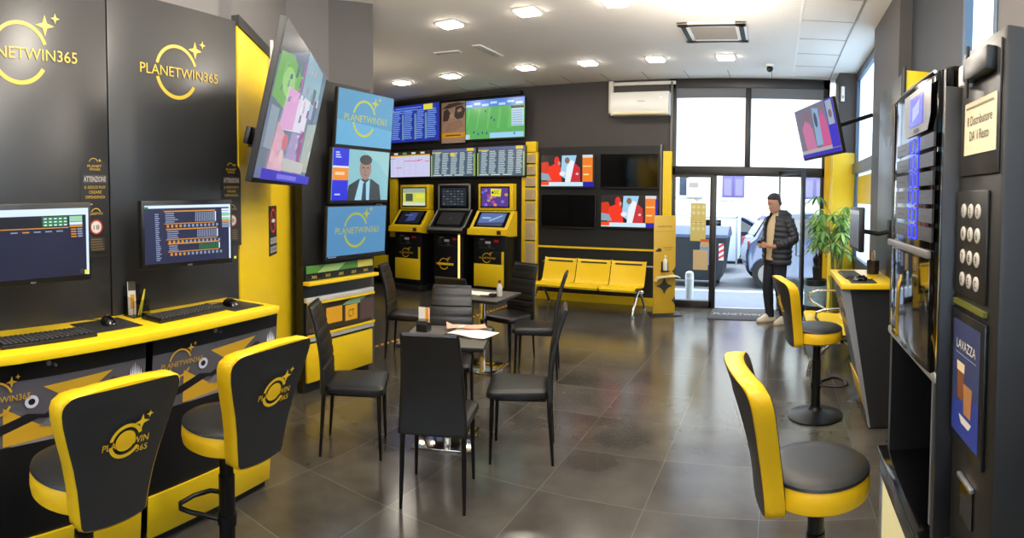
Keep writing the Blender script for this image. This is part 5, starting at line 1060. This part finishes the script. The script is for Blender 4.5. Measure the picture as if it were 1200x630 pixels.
b = MB(); b.add(vs, fs, SKIN); R = []
for z, rx, yf, yb in ((-.035, .034, .078, .0), (-.028, .046, .094, -.02), (-.01, .056, .098, -.05), (.02, .064, .098, -.075), (.045, .069, .096, -.085), (.075, .073, .096, -.093), (.105, .076, .098, -.098), (.135, .076, .096, -.099), (.165, .070, .086, -.092), (.19, .056, .066, -.074), (.207, .036, .04, -.045), (.213, .012, .012, -.016)):
    R.append([(rx*math.sin(2*PI*k/24), (yf if math.cos(2*PI*k/24) > 0 else -yb)*math.cos(2*PI*k/24)*(1), z) for k in range(24)])
b.rings(R, SKIN, M=HM)
R = []
for z, w, d in ((.062, .004, .004), (.082, .008, .010), (.05, .014, .026), (.043, .017, .026), (.034, .014, .008)): pass
b.rings([[(-.007, .094, .09), (.007, .094, .09), (.007, .100, .09), (-.007, .100, .09)], [(-.011, .09, .06), (.011, .09, .06), (.009, .112, .06), (-.009, .112, .06)], [(-.017, .088, .042), (.017, .088, .042), (.010, .121, .044), (-.010, .121, .044)], [(-.014, .088, .032), (.014, .088, .032), (.007, .108, .034), (-.007, .108, .034)]], SKIN, M=HM)
for s in (-1, 1): b.rings([[(s*(.070+.010*e)+s*.006*math.cos(a), -.005+.017*math.cos(a)*e-.01*(1-e), .075+.031*math.sin(a)*e) for a in (2*PI*k/12 for k in range(12))] for e in (.6, 1., .9)], SKIN, M=HM)
b.build('body', pr, ang=60)
for s in (-1, 1): b = MB(HM); b.lathe([(.002, -.004), (.010, 0), (.011, .004), (.004, .008)], mat('eye_white', (.8, .78, .75), .3), M=frm((s*.030, .0885, .086), (1, 0, 0), (0, .0, 1)) @ RX(PI) if False else frm((s*.030, .0935, .086), (-1, 0, 0), (0, 0, 1)), seg=14); b.build('eye', pr)
for s in (-1, 1): b = MB(HM); b.box((s*.031, .0985, .106), (.032, .008, .008), HAIR, .002); b.build('eyebrow', pr)
b = MB(HM); b.box((0, .0985, .008), (.040, .008, .010), mat('lips', (.62, .36, .32), .5), .004); b.build('mouth', pr)
b = MB(HM); R = []
for z, g in ((.045, .6), (.07, .75), (.10, .9), (.125, 1.), (.15, 1.02), (.175, 1.0), (.195, .85), (.212, .55), (.221, .15)):
    rr = []
    for k in range(28):
        a = 2*PI*k/28; c_, s_ = math.cos(a), math.sin(a); t = max(0, min(1, (z-.045)/.19)); front = .099 if z > .155 else -.012+.111*max(0, (z-.125)/.03) if z > .125 else -.02
        rx = (.080 if z < .15 else .080*math.sqrt(max(.02, 1-((z-.15)/.075)**2))); yb = .106*(math.sqrt(max(.02, 1-((z-.14)/.085)**2)) if z > .14 else 1.); yf = front*(math.sqrt(max(.02, 1-((z-.14)/.085)**2)) if z > .14 else 1.)
        rr.append((rx*s_, (yf if c_ > 0 else yb)*c_, z))
    R.append(rr)
b.rings(R, HAIR); b.build('hair', pr, 'short dark brown hair', ang=70)
b = MB()     # sweater
R = []
for z, rx, ry, oy in ((.86, .165, .125, .0), (.88, .172, .132, 0), (1.0, .165, .125, 0), (1.15, .172, .125, 0), (1.3, .178, .125, -.01), (1.40, .15, .105, -.015), (1.45, .10, .085, -.015), (1.48, .075, .075, -.012), (1.495, .068, .07, -.010)): R.append([(rx*math.sin(2*PI*k/28), oy+ry*math.cos(2*PI*k/28), z) for k in range(28)])
b.rings(R, SWEA); b.build('sweater', pr, 'cream sweater', ang=70)
b = MB()     # trousers, one mesh: two tapering legs and the seat
R = []
for z, rx, ry in ((.80, .155, .118), (.86, .168, .125), (.95, .162, .120), (1.0, .158, .116)): R.append([(rx*math.sin(2*PI*k/24), ry*math.cos(2*PI*k/24), z) for k in range(24)])
b.rings(R, TROU)
for s, kn, an in ((1, (.095, .05, .50), (.10, -.015, .065)), (-1, (-.10, .0, .50), (-.105, -.095, .065))):
    h = V((s*.085, 0, .90)); k_, a_ = V(kn), V(an); pts = [h, h.lerp(k_, .4), h.lerp(k_, .8), k_, k_.lerp(a_, .3), k_.lerp(a_, .7), a_+V((0, 0, .02)), a_]
    b.tube(pts, [.100, .092, .078, .073, .072, .062, .058, .058], TROU, 20)
b.build('trousers', pr, 'dark navy trousers', ang=70)
b = MB()     # quilted jacket, open in front
R = []; n = 34; z = .80
for i in range(71):
    z = .80+.655*i/70; q = i/70; puff = .012*abs(math.sin(q*PI*9.0))
    rx = .222+.012*math.sin(q*PI)-.075*max(0, (q-.78)/.22)**1.6+puff; ry = .165-.03*max(0, (q-.8)/.2)+puff; gap = math.radians(16+14*q+(6 if q < .15 else 0))
    o_ = [((rx)*math.sin(gap+(2*PI-2*gap)*k/(n-1)), -.012+ry*math.cos(gap+(2*PI-2*gap)*k/(n-1)), z) for k in range(n)]
    i_ = [((rx-.03)*math.sin(gap+(2*PI-2*gap)*k/(n-1)), -.012+(ry-.03)*math.cos(gap+(2*PI-2*gap)*k/(n-1)), z) for k in range(n)][::-1]
    R.append(o_+i_)
b.rings(R, JACK)
for s, el, wr in ((1, (.275, -.09, 1.16), (.150, .165, 1.05)), (-1, (-.275, -.07, 1.155), (-.16, .155, 1.055))):
    sh, e_, w_ = V((s*.175, -.025, 1.405)), V(el), V(wr); pts = []; rs = []
    for i in range(61):
        t = i/60; p = sh.lerp(e_, t/.5) if t < .5 else e_.lerp(w_, (t-.5)/.5)
        if .42 < t < .58: p = p*.5+(sh.lerp(e_, .84)*.5+e_.lerp(w_, .16)*.5)*.5 if False else p
        pts.append(p); rs.append(.082-.030*t+.008*abs(math.sin(t*PI*9))-(.010 if t > .985 else 0))
    # soften the elbow
    sm = [pts[0]]+[(pts[max(0, i-5)]+pts[i]*2+pts[min(60, i+5)])/4 for i in range(1, 60)]+[pts[-1]]
    b.tube(sm, rs, JACK, 18)
R = []
for i, (r, z_, f_) in enumerate(((.125, 1.42, 0), (.115, 1.47, .0), (.098, 1.52, .0), (.108, 1.535, 0), (.128, 1.50, 0), (.140, 1.44, 0))):
    g = math.radians(42); R.append([(r*math.sin(g+(2*PI-2*g)*k/19), -.03+r*math.cos(g+(2*PI-2*g)*k/19)-.02*(z_-1.42)*5*.3, z_) for k in range(20)])
b.rings(R, JACK, caps=False, closed=False)
b.rings([[(.115*math.sin(2*PI*k/16)*q, -.155-.03*math.cos(2*PI*k/16)*q-.02*abs(zz), 1.42+zz+.05*math.cos(2*PI*k/16)*q) for k in range(16)] for zz, q in ((-.05, .35), (-.03, .9), (.02, 1.0), (.06, .7), (.075, .2))], JACK)
b.build('jacket', pr, 'black quilted puffer jacket', ang=70)
for s, (ax, ay) in ((1, (.10, -.02)), (-1, (-.105, -.10))):
    b = MB(T(ax+s*.006, ay, 0) @ RZ(-s*.10)); R = []
    for y, w, h in ((-.085, .025, .05), (-.075, .042, .10), (-.03, .047, .125), (.03, .048, .12), (.08, .049, .085), (.15, .046, .052), (.19, .032, .042), (.205, .015, .030)):
        R.append([(w*math.cos(a), y, max(.012, .014+h*max(0, math.sin(a)))) for a in (-.35+(PI+.7)*k/13 for k in range(14))])
    b.rings(R, SHOE); sh_ = b.build('shoe', pr, 'cream trainer with a dark side mark')
    b = MB(T(ax+s*.006, ay, 0) @ RZ(-s*.10)); b.prism([(x*1., y) for x, y in ((-.036, -.085), (.036, -.085), (.046, 0), (.052, .09), (.046, .16), (.02, .21), (-.02, .21), (-.046, .16), (-.052, .09), (-.046, 0))], 0, .018, SOLE); b.build('sole', sh_)
    for q in (-1, 1): b = MB(T(ax+s*.006, ay, 0) @ RZ(-s*.10)); b.poly([(.01, .03), (.06, .03), (.045, .07), (.02, .055)], TROU, M=frm((q*.0475, .0, .0), (0, 1, 0), (-q*.3, 0, 1))); b.build('side_mark', sh_)
ph = MB(PM @ T(-.005, .275, 1.075) @ RX(math.radians(-48))); ph.bx(-.036, .036, -.004, .004, -.072, .072, BLKG, .003); ph.M = PM @ T(-.005, .275, 1.075) @ RX(math.radians(-48)) @ frm((0, -.0042, 0), (1, 0, 0), (0, 0, 1)); ph.rect(-.032, -.066, .032, .066, E_((.5, .58, .7), .7))
ph.build('mobile_phone', None, 'dark mobile phone held in both hands by the man', 'phone')

# ------------------------------------------------------------------ camera: a cylindrical wide view, as the photograph's
yaw, tilt, roll = -.4632, .0363, -.0051; fpx = 667.46
cr, sr = math.cos(roll), math.sin(roll); ct, st = math.cos(tilt), math.sin(tilt); cy, sy = math.cos(yaw), math.sin(yaw)
MC = Matrix(((cy, sy, 0), (-sy, cy, 0), (0, 0, 1))) @ Matrix(((1, 0, 0), (0, ct, st), (0, -st, ct))) @ Matrix(((cr, 0, sr), (0, 1, 0), (-sr, 0, cr)))
Rr, Fw, Up = MC @ V((1, 0, 0)), MC @ V((0, 1, 0)), MC @ V((0, 0, 1))
cam = bpy.data.cameras.new('camera'); co = bpy.data.objects.new('camera', cam); COL.objects.link(co)
co.matrix_world = Matrix(((Rr.x, Up.x, -Fw.x, 0), (Rr.y, Up.y, -Fw.y, 0), (Rr.z, Up.z, -Fw.z, 1.66), (0, 0, 0, 1)))
cam.type = 'PANO'; cam.panorama_type = 'CENTRAL_CYLINDRICAL'; cam.central_cylindrical_radius = 1.
cam.central_cylindrical_range_u_min = -600/fpx; cam.central_cylindrical_range_u_max = 600/fpx
cam.central_cylindrical_range_v_min = -(315+59.9)/fpx; cam.central_cylindrical_range_v_max = (315-59.9)/fpx
SC.camera = co

# ------------------------------------------------------------------ light
w = bpy.data.worlds.new('World'); SC.world = w; w.use_nodes = True; nt = w.node_tree; bg = nt.nodes['Background']
bg.inputs[0].default_value = (.78, .89, 1., 1); bg.inputs[1].default_value = 7.5
def lamp(x, y, e=50, s=.12, col=LIGHTC, z=H_C-.6):
    l = bpy.data.lights.new('ceiling_lamp', 'POINT'); l.shadow_soft_size = s; l.energy = e; l.color = col; o = bpy.data.objects.new('ceiling_lamp', l); COL.objects.link(o); o.location = (x, y, z)
# the rest of the room's ceiling lights, above and behind the picture
for x, y in ((-.6, 5.13), (-1.9, 3.1), (-1.0, 3.2), (-.1, 3.2), (-1.8, 1.2), (-.8, 1.2), (.2, 1.2), (-1.2, -.8), (-.2, -.8)): lamp(x, y)
lamp(-5.2, 5.9, 30, .15, (1., .86, .66), 2.5)  # added fill lamp hidden behind the pier, warms the ceiling at left
vs_ = SC.view_settings; vs_.view_transform = 'Standard'; vs_.look = 'None'; vs_.exposure = 0.; vs_.gamma = 1.; vs_.use_curve_mapping = False
SC.cycles.use_denoising = True
try: SC.cycles.denoiser = 'OPENIMAGEDENOISE'
except Exception: pass
SC.cycles.max_bounces = 10; SC.cycles.diffuse_bounces = 6; SC.cycles.glossy_bounces = 4; SC.cycles.transparent_max_bounces = 16; SC.cycles.transmission_bounces = 6
SC.cycles.sample_clamp_indirect = 6.; SC.cycles.caustics_reflective = False; SC.cycles.caustics_refractive = False
